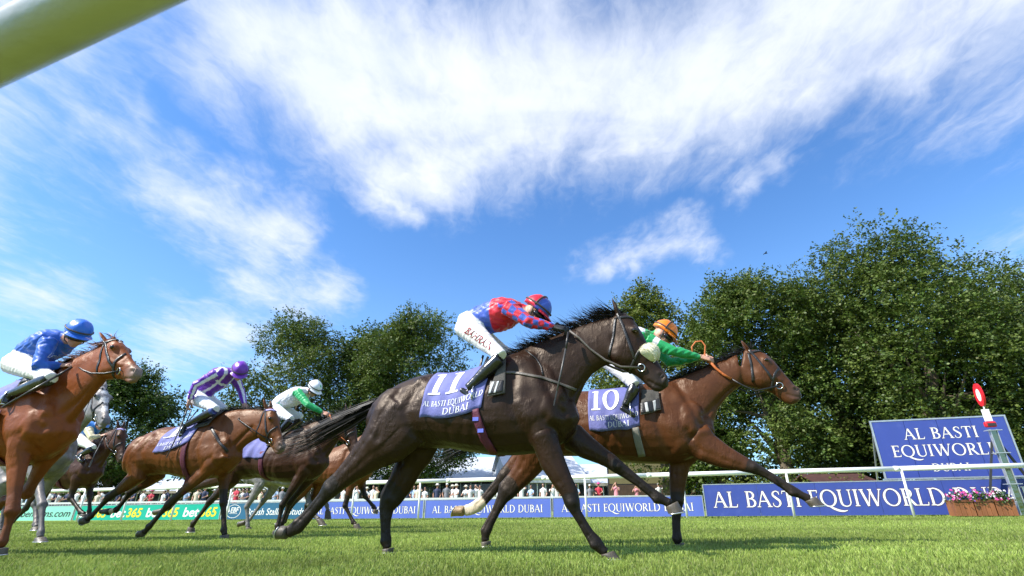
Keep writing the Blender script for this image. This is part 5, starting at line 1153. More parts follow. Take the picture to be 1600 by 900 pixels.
def stirrup(h, J, m=LEATHER):
    sh, el, wr, hn, kn, an, to = J['sides'][-1]; o = J['hip']
    for s in (-1, 1):
        sh, el, wr, hn, kn, an, to = J['sides'][s]; f = an.lerp(to, .55) + o + Vector((0, 0, -.035)); top = Vector((f.x + .10, s * .20, kn.z + o.z + .02)); mb = MB(); d = (to - an).normalized()
        P = [f + Vector((0, .055 * math.cos(a), .075 + .075 * math.sin(a))) if math.sin(a) > -.2 else f + Vector((0, .055 * math.cos(a), .06)) for a in [2 * math.pi * i / 16 for i in range(17)]]; P = [Vector((0, -.05, 0)) + f, f + Vector((0, -.055, .05)), f + Vector((0, -.03, .115)), f + Vector((0, 0, .13)), f + Vector((0, .03, .115)), f + Vector((0, .055, .05)), f + Vector((0, .05, 0)), f + Vector((0, -.05, 0))]
        mb.tube(P, .007, 6); mb.build('stirrup', STEEL, h.root, True); ribbon('stirrup_leather', [f + Vector((0, 0, .13)), (f + Vector((0, 0, .13))).lerp(top, .5), top], [Vector((0, s, .2))] * 3, .022, .003, m, h.root)
stirrup(h, J11)
whip([F11.world(F11.loc(888, 519, -.16)), F11.world(F11.loc(884, 545, -.20)), F11.world(F11.loc(877, 580, -.22)), F11.world(F11.loc(866, 630, -.24))], 'thin dark whip hanging from the black gloved hand over the dark brown neck')
# the bay on its far side
F10 = Frame(atY(985, 700, 5.28), HEAD)
tm = lambda x, y: (800 + (x - 580) * .972, 612 + (y - 585) * .881)
h = make_horse(dict(frame=F10, label='bay horse with orange reins and number 10 cloth, stretching ahead at the right', tmap=tm, poll=(1169, 547), nose=(1251, 618), ear=(1157, 530), seed=2, coat=(.080, .026, .0080), points=(.018, .013, .011), muzzle=(.055, .042, .036), mane=HAIRB, mane_n=300, wild=.55, tail=[(815, 645), (790, 660), (760, 676), (735, 690), (705, 702), (680, 716)], tail_n=320, tail_w=.08,
    trunk=[((800, 656), (798, 684), .07), ((815, 637), (808, 704), .175), ((838, 624), (830, 715), .235), ((862, 616), (852, 717), .26), ((888, 612), (880, 713), .255), ((915, 611), (912, 713), .262), ((945, 610), (945, 718), .275), ((975, 607), (980, 723), .278), ((1005, 600), (1012, 725), .258), ((1030, 597), (1044, 725), .235), ((1052, 598), (1070, 721), .205), ((1075, 607), (1092, 711), .17), ((1095, 624), (1108, 696), .125), ((1110, 650), (1117, 677), .06)],
    neck=[((1020, 600), (1096, 712), .145), ((1045, 596), (1110, 686), .122), ((1065, 589), (1116, 660), .10), ((1088, 579), (1122, 640), .086), ((1112, 570), (1135, 622), .076), ((1135, 561), (1147, 611), .072), ((1152, 553), (1157, 604), .072)],
    head=[((1162, 547), (1154, 599), .066), ((1180, 546), (1166, 604), .08), ((1197, 553), (1178, 607), .093), ((1210, 565), (1190, 610), .086), ((1220, 577), (1202, 613), .068), ((1230, 589), (1211, 618), .055), ((1240, 600), (1219, 625), .05), ((1248, 609), (1227, 630), .05), ((1253, 617), (1235, 633), .043), ((1252, 624), (1243, 631), .028)],
    legs=[dict(lat=-.12, hind=False, pairs=[((1108, 668), (1064, 700)), ((1125, 687), (1085, 713)), ((1150, 705), (1122, 726)), ((1168, 715), (1150, 733)), ((1184, 724), (1171, 738)), ((1195, 731), (1185, 743)), ((1206, 738), (1196, 747)), ((1228, 752), (1217, 761)), ((1245, 762), (1232, 772)), ((1258, 770), (1250, 779)), ((1271, 775), (1260, 785))], toe=(1291, 789), heel=(1263, 791)),
          dict(lat=.12, hind=False, pairs=[((1100, 690), (1048, 705)), ((1080, 722), (1044, 722)), ((1075, 742), (1045, 742)), ((1071, 762), (1046, 762)), ((1069, 782), (1047, 782)), ((1066, 795), (1049, 795)), ((1064, 812), (1049, 812)), ((1064, 830), (1050, 830)), ((1067, 840), (1050, 842)), ((1066, 847), (1053, 848)), ((1068, 849), (1053, 850))], toe=(1070, 855), heel=(1054, 855)),
          dict(lat=-.13, hind=True, pairs=[((905, 640), (822, 655)), ((895, 670), (814, 672)), ((880, 695), (811, 690)), ((862, 712), (811, 706)), ((850, 725), (806, 722)), ((838, 737), (800, 736)), ((822, 750), (790, 753)), ((807, 767), (776, 766)), ((794, 781), (775, 779)), ((782, 800), (768, 797)), ((773, 818), (758, 815)), ((768, 831), (751, 829)), ((764, 841), (752, 841)), ((766, 846), (752, 846))], toe=(767, 853), heel=(752, 853)),
          dict(lat=.12, hind=True, sock=2.2, pale=True, pairs=[((890, 650), (825, 660)), ((880, 675), (815, 680)), ((868, 695), (808, 695)), ((855, 708), (804, 706)), ((845, 717), (800, 714)), ((830, 728), (794, 720)), ((812, 740), (787, 728)), ((797, 749), (779, 737)), ((785, 762), (772, 750)), ((774, 774), (762, 762)), ((763, 786), (751, 776)), ((755, 795), (739, 785)), ((742, 802), (729, 790)), ((731, 805), (721, 791))], toe=(706, 808), heel=(714, 790))]))
HH10 = h
bridle(h); saddlery(h, ((920, 613), (1000, 606), (921, 671), (1000, 671)), '10')
saddle_bits(h, [(1003, 612), (1030, 612), (1034, 642), (1001, 650)], [[(1001, 632), (1031, 625), (1033, 641), (1001, 648)], [(1007, 632), (1011, 631), (1013, 645), (1009, 646)], [(1018, 629), (1022, 628), (1024, 643), (1020, 644)]], [(992, 668), (997, 690), (1003, 712)], GIRTHG)
GRN, ORA = (.012, .30, .085), (.85, .20, .008)
J10 = jockey(h, dict(label='jockey with orange cap and emerald green silks behind the dark horse head', hip=(936, 550), waist=(958, 540), chest=(996, 531), neck=(1018, 525), head=(1036, 522), face=(1056, 535), knee=(993, 602), kneeF=(1003, 600), ankle=(977, 634), toe=(993, 652), shoulder=(1012, 531), elbow=(1048, 548), elbowF=(1046, 566), wrist=(1096, 558), hand=(1112, 562), torso=lambda P, t, hp, ch: np.where((np.abs(P[:, 0] - ch[0] - .05) < .045)[:, None], np.array((.72, .72, .76))[None, :], np.array(GRN)[None, :]), sleeve=lambda P, t, a: np.where(((t > .13) & (t < .24))[:, None], np.array((.74, .74, .78))[None, :], np.array(GRN)[None, :]), cap=solidcap(ORA), topstrap=True, breeches=(.76, .75, .80), elbowlat=.19, wristlat=.10, handlat=.085, k=1.0))
P = [h.fr.loc(x, y, -.10) for x, y in ((1108, 563), (1118, 575), (1130, 585), (1143, 592))]; line(h, 'rein', P, .013, TAN); line(h, 'rein', [Vector((p.x, -p.y, p.z)) for p in P], .013, TAN)
P = [P[-1], h.fr.loc(1160, 602, -.10), h.fr.loc(1180, 611, -.095), h.bit]; line(h, 'rein', P, .009, LEATHER); line(h, 'rein', [Vector((p.x, -p.y, p.z)) for p in P], .009, LEATHER)
P = [h.fr.loc(x, y, -.07) for x, y in ((1109, 569), (1101, 556), (1102, 540), (1096, 533), (1087, 534), (1081, 542), (1083, 555))]; line(h, 'rein_loop', P, .0085, TAN)
stirrup(h, J10)
# ---- the bunch behind, built on the leader's frame
def behind(label, chest_px, zc=1.05, **kw):
    d = ray(*chest_px); P = CAM + d * ((zc - CAMH) / d.z); yaw = HEAD + kw.pop('turn', 0.0); o = P - Vector((math.cos(yaw), math.sin(yaw), 0)) * CHEST
    return make_horse(dict(frame=Frame(o, yaw), label=label, **kw))
h3 = behind('chestnut horse galloping at the far left with head raised and a small white star', (108, 672), poll=(173, 533), nose=(214, 583), headscale=.86, coat=(.20, .047, .0065), points=(.12, .034, .009), dark_legs=.5, muzzle=(.20, .16, .14), mane=HAIRC, mane_n=200, wild=.8, seed=3, marks=[((988, 505), .028, (.75, .68, .62))], vox=.0115,
    legs=[dict(lat=-.13, hind=False, joints=[(78, 728), (19, 800), (4, 846), (0, 856)], toe=(6, 866), heel=(-10, 866)), dict(lat=.12, hind=False, joints=[(96, 730), (42, 770), (8, 782), (-4, 792)], toe=(-16, 800), heel=(-8, 786)),
          dict(lat=-.13, hind=True, joints=[(-210, 690), (-170, 760), (-235, 830), (-300, 890), (-320, 900)], toe=(-330, 912), heel=(-345, 905)), dict(lat=.12, hind=True, joints=[(-150, 690), (-100, 750), (-130, 800), (-150, 840), (-152, 850)], toe=(-148, 856), heel=(-165, 856))])
h4 = behind('grey horse half hidden behind the chestnut, its pale face turned to us', (98, 712), turn=-.22, poll=(157, 606), nose=(167, 668), ear=(163, 586), coat=(.20, .19, .19), points=(.13, .125, .13), muzzle=(.12, .11, .11), muzzle_k=.5, dapple=True, mane=HAIRG, mane_n=90, wild=.5, seed=4, vox=.0125, marks=[((1006, 535), .06, (.62, .60, .58)), ((992, 512), .045, (.60, .58, .57)), ((1020, 560), .05, (.62, .60, .59))],
    legs=[dict(lat=-.13, hind=False, joints=[(74, 752), (66, 790), (64, 832), (63, 840)], toe=(72, 846), heel=(56, 846)), dict(lat=.12, hind=False, joints=[(76, 752), (56, 788), (56, 818), (57, 824)], toe=(62, 828), heel=(52, 828)),
          dict(lat=-.13, hind=True, joints=[(-20, 700), (10, 760), (-20, 800), (-50, 830), (-58, 834)], toe=(-66, 842), heel=(-60, 828)), dict(lat=.12, hind=True, joints=[(0, 700), (30, 752), (8, 790), (0, 825), (0, 830)], toe=(4, 836), heel=(-8, 836))])
h5 = behind('small dark bay horse with a beaded browband between the grey and the brown bay', (156, 737), poll=(189, 667), nose=(191, 703), ear=(182, 658), coat=(.05, .015, .007), muzzle=(.06, .05, .045), mane=HAIRB, mane_n=90, wild=.5, seed=5, vox=.0125, sc=1,
    legs=[dict(lat=-.13, hind=False, joints=[(124, 745), (110, 778), (126, 800), (132, 803)], toe=(136, 808), heel=(126, 806)), dict(lat=.12, hind=False, joints=[(150, 748), (140, 774), (140, 798), (139, 803)], toe=(142, 808), heel=(134, 808)),
          dict(lat=-.13, hind=True, joints=[(40, 730), (60, 765), (40, 795), (20, 815), (16, 818)], toe=(12, 823), heel=(14, 814)), dict(lat=.12, hind=True, joints=[(50, 730), (70, 765), (60, 795), (62, 815), (63, 818)], toe=(66, 822), heel=(58, 822))])
h6 = behind('bright bay horse with braided lavender browband under the purple and white jockey', (374, 712), poll=(420, 637), nose=(442, 702), ear=(412, 626), coat=(.125, .038, .0075), muzzle=(.10, .085, .075), mane=HAIRB, mane_n=260, wild=.35, seed=6, vox=.0125, marks=[((990, 508), .02, (.6, .55, .5))],
    legs=[dict(lat=-.13, hind=False, joints=[(298, 738), (263, 788), (233, 823), (225, 832)], toe=(216, 840), heel=(222, 828)), dict(lat=.12, hind=False, joints=[(364, 738), (349, 786), (350, 828), (351, 836)], toe=(357, 843), heel=(344, 843)),
          dict(lat=-.13, hind=True, joints=[(225, 690), (215, 745), (170, 777), (142, 807), (136, 812)], toe=(128, 821), heel=(130, 808)), dict(lat=.12, hind=True, sock=1.2, joints=[(262, 690), (245, 742), (204, 769), (182, 797), (172, 799)], toe=(160, 803), heel=(163, 795))])
h7 = behind('dark brown horse with shaded chest under the white and green jockey', (512, 722), poll=(545, 644), nose=(556, 697), ear=(546, 630), coat=(.042, .016, .008), muzzle=(.05, .04, .036), mane=HAIRB, mane_n=220, wild=.8, seed=7, vox=.0125, marks=[],
    legs=[dict(lat=-.13, hind=False, joints=[(450, 745), (441, 789), (434, 822), (432, 829)], toe=(436, 836), heel=(425, 836)), dict(lat=.12, hind=False, joints=[(462, 748), (452, 786), (441, 816), (440, 822)], toe=(444, 828), heel=(434, 828)),
          dict(lat=-.13, hind=True, joints=[(392, 700), (362, 750), (328, 784), (302, 818), (299, 824)], toe=(304, 831), heel=(292, 831)), dict(lat=.12, hind=True, joints=[(400, 700), (350, 745), (292, 765), (264, 794), (255, 798)], toe=(242, 805), heel=(244, 796))])
h8 = behind('dappled grey horse mostly hidden, its legs and belly showing beneath the others', (506, 738), poll=(508, 655), nose=(528, 713), coat=(.24, .23, .225), points=(.16, .155, .155), muzzle=(.16, .14, .135), muzzle_k=.4, dapple=True, seed=8, vox=.0125, marks=[((1024, 570), .07, (.5, .48, .47))],
    legs=[dict(lat=-.13, hind=False, joints=[(466, 754), (483, 788), (492, 806), (498, 811)], toe=(511, 820), heel=(498, 821)), dict(lat=.12, hind=False, joints=[(486, 750), (504, 768), (511, 790), (512, 798)], toe=(518, 811), heel=(507, 810)),
          dict(lat=-.13, hind=True, joints=[(415, 718), (408, 755), (386, 792), (387, 820), (388, 824)], toe=(394, 829), heel=(382, 829)), dict(lat=.12, hind=True, joints=[(420, 718), (430, 760), (410, 785), (390, 812), (384, 816)], toe=(372, 824), heel=(376, 814))])
h9 = behind('bay horse behind the tail of the dark brown leader, only chest and forelegs clear', (582, 735), poll=(612, 648), nose=(634, 700), coat=(.13, .042, .012), muzzle=(.06, .05, .045), seed=9, vox=.0125,
    legs=[dict(lat=-.13, hind=False, joints=[(530, 762), (539, 790), (552, 816), (556, 819)], toe=(566, 828), heel=(553, 828)), dict(lat=.12, hind=False, joints=[(548, 752), (570, 775), (584, 792), (587, 796)], toe=(590, 803), heel=(582, 800)),
          dict(lat=-.13, hind=True, joints=[(490, 722), (480, 760), (455, 790), (445, 815), (440, 819)], toe=(436, 824), heel=(432, 816)), dict(lat=.12, hind=True, joints=[(496, 722), (500, 760), (480, 790), (472, 812), (470, 816)], toe=(474, 822), heel=(464, 822))])
for q, kw in ((h3, {}), (h4, {}), (h5, dict(brow=LAV)), (h6, dict(brow=LAV)), (h7, {})): bridle(q, **kw)
def cloth_at(h, hip, tb=1.5, number=None, txt=False, dx=0.0):
    xh = h.fr.loc(*hip, 0).x + dx; x1 = xh + .20; S = drape(h, xh - .36, x1 + .04, xh - .46, x1 - .06, tb, .014, seed=h.sp.get('seed', 1)); h.S = S; o = sheet('saddle_cloth', S, CLOTHB, h.root)
    if number: digits(o, S, number, .1, .6, .62, .22)
    if txt: ps, W = serif_polys('AL BASTI EQUIWORLD', .08); drape_text('lettering', S, ps, .02, .98, .84, .76, PRINTW, o, W); ps, W = serif_polys('DUBAI', .08); drape_text('lettering', S, ps, .38, .80, .95, .875, PRINTW, o, W)
    S2 = drape(h, x1 - .10, x1 + .20, x1 - .06, x1 + .14, 1.15, .030, wr=.002); sheet('saddle_pad', S2, PADG, h.root, 12, 12); S3 = drape(h, x1 - .06, x1 + .13, x1 - .05, x1 + .12, 1.10, .040, wr=.001)
    sheet('pad_panel', lambda u, v, side=-1: S3(u, .72 + .24 * v, side), LEATHER, h.root, 8, 4, False)
    # girth from the cloth's front edge down round the belly
    for s in (-1, 1):
        pts, nn = [], []
        for i in range(14):
            th = 1.0 + (math.pi - 1.0) * i / 13; c = Vector((x1 - .10 + .05 * i / 13, 0, 1.05)); d = Vector((0, s * math.sin(th), math.cos(th))); hit = h.bvh.ray_cast(c + d * .8, -d, .8)
            if hit[0]: pts.append(hit[0] + d * .012); nn.append(d)
        if len(pts) > 2: ribbon('girth', pts, nn, .08, .004, GIRTHR, h.root)
for q, hp_ in ((h3, (40, 570)), (h5, (124, 684)), (h7, (432, 640))): cloth_at(q, hp_, txt=(q is h3), dx=.26 if q is h3 else .03, tb=1.8)
cloth_at(h6, (312, 622), number='1', txt=True, dx=.17, tb=1.85)
strap(h6, 'breast_girth', [(330, 668), (342, 690), (356, 706)], .035, LEATHER, False)
GODB = (.012, .10, .50)
J3 = jockey(h3, dict(label='jockey in plain bright blue cap and silks with black goggles at the far left', hip=(40, 570), waist=(52, 552), chest=(83, 536), neck=(103, 526), head=(120, 523), face=(130, 542), facelat=-.10, knee=(80, 592), kneeF=(92, 592), ankle=(18, 616), toe=(8, 634), shoulder=(76, 533), elbow=(60, 572), wrist=(97, 571), hand=(116, 569), torso=solid(GODB), sleeve=solid(GODB), cap=solidcap((.02, .14, .62)), breeches=(.78, .75, .74), elbowlat=.24, skin=(.50, .25, .17)))
body_text(J3, h3, 'lettering', 'Emirates', (73, 558), (106, 566), 8, mat('silver_print', (.45, .55, .75), .5, .1, 20), False)
PUR = (.14, .018, .40); WSI = (.74, .73, .78)
def stripes(P, t, a): return np.where((np.sin(a * 2.0 + .6) > .74)[:, None], np.array(WSI)[None, :], np.array(PUR)[None, :])
J6 = jockey(h6, dict(label='jockey in purple and white striped silks with purple cap and blue goggles', hip=(312, 622), waist=(322, 606), chest=(346, 588), neck=(362, 581), head=(374, 581), face=(372, 600), facelat=-.13, knee=(338, 640), kneeF=(352, 640), ankle=(292, 664), toe=(282, 684), shoulder=(338, 583), shoulderF=(366, 588), elbow=(305, 602), elbowF=(377, 612), wrist=(296, 626), wristF=(382, 632), hand=(290, 644), handF=(386, 641), torso=lambda P, t, hp, ch: np.where((np.abs(np.abs(P[:, 1]) - .085) < .018)[:, None] | (np.abs(P[:, 0] - ch[0] - .06) < .016)[:, None], np.array(WSI)[None, :], np.array(PUR)[None, :]), sleeve=stripes, cap=solidcap((.17, .03, .42)), lens=BLUEG, boottop=(.02, .04, .20), breeches=(.76, .76, .80), elbowlat=.30, wristlat=.26, handlat=.25, vox=.010, k=1.0, palm=Vector((.3, .3, -.8))))
def star(c, n5=5): pass
GR2 = (.03, .42, .13)
def starred(P, t, hp, ch):
    c = np.tile(np.array((.76, .76, .79)), (len(P), 1)); g = random.Random(2)
    for i in range(13):
        q = np.array((hp[0] + g.uniform(-.05, .55), g.choice((-1, 1)) * g.uniform(.05, .2), hp[2] + g.uniform(-.08, .28))); d = P - q; A = np.arctan2(d[:, 2], d[:, 0]); r = np.linalg.norm(d, axis=1); c[r < .052 * (.62 + .38 * np.cos(5 * A))] = GR2
    return c
def capstar(X, Y, Z):
    c = np.tile(np.array((.76, .76, .80)), (len(X), 1))
    for a, b, e in ((.05, -.10, .06), (.10, -.03, .08), (-.06, -.09, .05), (0, 0, .13)): c[np.sqrt((X - a) ** 2 + (Y - b) ** 2 + (Z - e) ** 2) < .022] = GR2
    return c
J7 = jockey(h7, dict(label='jockey in white silks with green stars and green sleeves and a starred white cap', hip=(432, 640), waist=(442, 628), chest=(467, 617), neck=(482, 611), head=(490, 608), face=(499, 620), facelat=-.05, knee=(456, 655), kneeF=(472, 652), ankle=(432, 680), toe=(440, 694), shoulder=(466, 614), elbow=(482, 633), wrist=(505, 645), hand=(515, 648), torso=starred, sleeve=solid((.012, .36, .11)), cap=capstar, breeches=(.76, .76, .80), vox=.011, strapmat=ELAST))
J5 = jockey(h5, dict(label='jockey with pale yellow sleeves and blue and white silks low behind the grey face', hip=(124, 684), waist=(129, 676), chest=(143, 668), neck=(152, 664), head=(158, 661), face=(164, 668), knee=(146, 700), ankle=(124, 712), toe=(130, 722), shoulder=(138, 671), elbow=(143, 684), wrist=(158, 681), hand=(164, 679), torso=lambda P, t, hp, ch: np.where((P[:, 0] > ch[0] - .12)[:, None], np.array((.03, .20, .60))[None, :], np.array((.72, .72, .75))[None, :]), sleeve=solid((.62, .55, .34)), cap=solidcap((.03, .20, .60)), vox=.0125))
for hh, J in ((h3, J3), (h6, J6), (h7, J7), (h5, J5)): stirrup(hh, J)
def simple_reins(h, J, m=LEATHER, r=.008):
    for s in (-1, 1):
        a = J['sides'][s][3] + J['hip']; b = Vector((h.bit.x, h.bit.y * (-s), h.bit.z)); b.y = abs(h.bit.y) * s; mid = (a + b) / 2 + Vector((0, s * .02, -.06)); line(h, 'rein', [a, a.lerp(mid, .55) + Vector((0, 0, -.01)), mid, mid.lerp(b, .5) + Vector((0, 0, -.012)), b], r, m)
simple_reins(h3, J3); simple_reins(h7, J7, TAN); simple_reins(h5, J5)
a = h6.fr.loc(386, 641, .1)
for s in (-1, 1): line(h6, 'rein', [a, h6.fr.loc(372, 655, -.1 * -s), h6.fr.loc(390, 668, .12 * s), Vector((h6.bit.x, abs(h6.bit.y) * s, h6.bit.z))], .008, LEATHER)
whip([h6.fr.world(h6.fr.loc(292, 640, -.25)), h6.fr.world(h6.fr.loc(287, 655, -.28)), h6.fr.world(h6.fr.loc(273, 688, -.33)), h6.fr.world(h6.fr.loc(261, 713, -.36))], 'slim grey whip held downward by the purple jockey across the bay flank')
whip([h3.fr.world(h3.fr.loc(112, 574, -.12)), h3.fr.world(h3.fr.loc(88, 588, -.24)), h3.fr.world(h3.fr.loc(45, 612, -.34)), h3.fr.world(h3.fr.loc(8, 634, -.38))], 'black whip slanting back past the knee of the bright blue jockey')
whip([h5.fr.world(h5.fr.loc(164, 680, -.12)), h5.fr.world(h5.fr.loc(157, 693, -.22)), h5.fr.world(h5.fr.loc(148, 710, -.28)), h5.fr.world(h5.fr.loc(140, 728, -.32))], 'thin whip pointing down from the yellow sleeved jockey by the dark bay neck')
# ------------------------------------------------------------------ the enclosure behind
CANV = mat('white_canvas', (.60, .61, .64), .5, .05, 1.2, .15, 3); CANVG = mat('grey_and_shade_canvas', (.46, .50, .56), .55, .08, 1.0, .15, 3); FASC = mat('cream_fascia', (.42, .38, .30), .6, .12, 2); DGLASS = mat('dark_glass', (.025, .028, .03), .08, .4, 1.5, spec=.6); WALLD = mat('dark_timber_wall', (.05, .045, .038), .8, .3, 2); BRN = mat('brown_boards', (.075, .045, .03), .8, .25, 2); TILE = mat('red_roof_tile', (.06, .022, .016), .85, .3, 3, .6, 22, stretch=(1, 1, 3))
def pavilion(name, label, px0, px1, Y, eave_y, ridge_y, depth, roofm, cat, nwin=14, gable=False, wallm=WALLD, skew=0.0):
    a, b = atY(px0, eave_y, Y), atY(px1, eave_y, Y + skew); he = (a.z + b.z) / 2; A = Vector((a.x, a.y, 0)); L = (Vector((b.x, b.y, 0)) - A).length; u = (Vector((b.x, b.y, 0)) - A).normalized(); Yr = Y + depth / 2; hr = atY((px0 + px1) / 2, ridge_y, Yr).z
    r = empty(name, tuple(A), math.atan2(u.y, u.x)); tag(r, label, cat)
    mb = MB(); mb.box((L / 2, depth / 2 + .1, he / 2), L - .1, depth - .2, he); mb.build('wall', wallm, r)
    mb = MB(); t = .06; o = .35
    mb.loft([[(x, -o, he - .02), (x, depth / 2, hr), (x, depth + o, he - .02), (x, depth + o, he + t - .02), (x, depth / 2, hr + t), (x, -o, he + t - .02)] for x in (-o, L + o)]); mb.build('roof', roofm, r)
    mb = MB(); mb.box((L / 2, -o - .02, he - .06), L + 2 * o, .04, .26); mb.build('fascia', FASC if roofm is not CANV else CANV, r)
    for i in range(int(L / 4)):
        x = (i + .5) * L / int(L / 4); mb = MB(); mb.bar((x, -o - .01, he + t - .0), (x, depth / 2, hr + t + .01), .05, .02); mb.build('roof_seam', ALU if roofm is not TILE else TILE, r)
    for i in range(nwin):
        x0, x1 = i * L / nwin, (i + 1) * L / nwin; w = x1 - x0; mb = MB(); mb.box(((x0 + x1) / 2, -.02, he * .47), w - .14, .05, he * .80); f = mb.build('window', DGLASS, r)
        mb = MB(); mb.box((x0 + .0, -.05, he * .47), .09, .09, he * .86); mb.build('mullion', WHITEP, r)
    if gable:
        mb = MB()
        for x in (-.02, L + .02): mb.poly([(x, 0, he), (x, depth, he), (x, depth / 2, hr - .02)])
        o_ = mb.build('gable', CANVG, r)  # on the white marquee this grey colour stands for the gable's shade
    return r
pavilion('pavilion', 'long low grey roofed pavilion with dark glazed front behind the crowd', 545, 800, 55, 751, 716, 12, CANVG, 'pavilion', 16, True)
pavilion('pavilion', 'low pavilion with pale grey roof far back at the left', 40, 500, 58, 768, 749, 10, CANVG, 'pavilion', 26, True)
pavilion('marquee', 'white marquee with a pitched roof and shade-grey gable behind the middle of the crowd', 800, 915, 47, 751, 704, 13, CANV, 'marquee', 9, True, CANV, 1.5)
pavilion('marquee', 'small grey sided tent joining the white marquee on its right', 918, 958, 50, 756, 726, 7, CANVG, 'marquee', 5, True, CANVG)
pavilion('kiosk', 'small dark kiosk with red tiled roof beside the tall blue hoarding', 1306, 1385, 22.5, 768, 742, 4, TILE, 'kiosk', 3)
def screen():
    Y = 47; a, b = atY(950, 750, Y), atY(1093, 750, Y); z1 = atY(1020, 708, Y).z; z0 = atY(1020, 757, Y).z; L = b.x - a.x; r = empty('video_screen', (a.x, Y, 0)); tag(r, 'big outdoor video screen showing an olive picture, beyond the legs of the leading horses', 'screen')
    mb = MB(); mb.box((L / 2, .15, (z0 + z1) / 2), L, .3, z1 - z0); mb.build('cabinet', DARKM, r)
    m = bpy.data.materials.new('screen_picture'); m.use_nodes = True; t = NT(m.node_tree); bs = t.n['Principled BSDF']; P = t.add('ShaderNodeTexCoord').outputs['Object']
    vo = t.add('ShaderNodeTexVoronoi'); t.l.new(P, vo.inputs[0]); vo.inputs['Scale'].default_value = 5; k = t.math('MULTIPLY', t.mapr(vo.outputs['Distance'], .05, .16, 1, 0), t.mapr(t.noise(P, .9, 2), .52, .6, 0, 1)); c = t.mix(t.noise(P, 1.3, 3), (.105, .095, .045, 1), (.15, .13, .065, 1)); c = t.mix(k, c, t.mix(.6, vo.outputs['Color'], (.5, .5, .5, 1)))
    t.l.new(c, bs.inputs['Base Color']); t.l.new(c, bs.inputs['Emission Color']); bs.inputs['Emission Strength'].default_value = .35; bs.inputs['Roughness'].default_value = .5
    mb = MB(); mb.box((L / 2, -.006, (z0 + z1) / 2), L - .22, .01, z1 - z0 - .16); mb.build('picture', m, r)
    for i in range(5):
        mb = MB(); mb.bar((i * L / 4, .15, z0), (i * L / 4, .15, 0), .12, .12); mb.build('leg', DARKM, r)
    mb = MB(); mb.box((L / 2, -.05, z0 / 2), L, .08, z0 - .01); mb.build('skirt', BRN, r)
    q = atY(1092, 750, 46); s = empty('loudspeaker_stack', (q.x + .25, 46.4, 0)); tag(s, 'tall thin black loudspeaker stack right of the video screen', 'loudspeaker'); z = atY(1092, 708, 46.4).z
    for k in range(8):
        mb = MB(); mb.box((0, 0, z - (k + .5) * z * .075), .5, .45, z * .07); mb.build('speaker', DARKM, s)
    mb = MB(); mb.box((0, .1, z * .2), .12, .12, z * .4); mb.build('mast', DARKM, s)
screen()
def barrier():
    Y = 39.0; r = empty('crowd_barrier', (0, Y, 0)); tag(r, 'white crowd barrier with close upright bars in front of the spectators', 'barrier'); a, b = atY(-30, 780, Y).x, atY(1102, 780, Y).x; n = int((b - a) / 2.4)
    for i in range(n):
        x0, x1 = a + (b - a) * i / n, a + (b - a) * (i + 1) / n; mb = MB(); mb.box(((x0 + x1) / 2, 0, .93), x1 - x0 - .01, .10, .13); mb.build('top_rail', WHITEP, r)
        mb = MB(); mb.box((x0, 0, .45), .08, .08, .86); mb.build('post', WHITEP, r)
        mb = MB(); [mb.box((x0 + .12 + k * (x1 - x0 - .1) / 12, .0, .46), .025, .03, .78) for k in range(12)]; o = mb.build('bars', ALU, r); o['kind'] = 'stuff'
barrier()
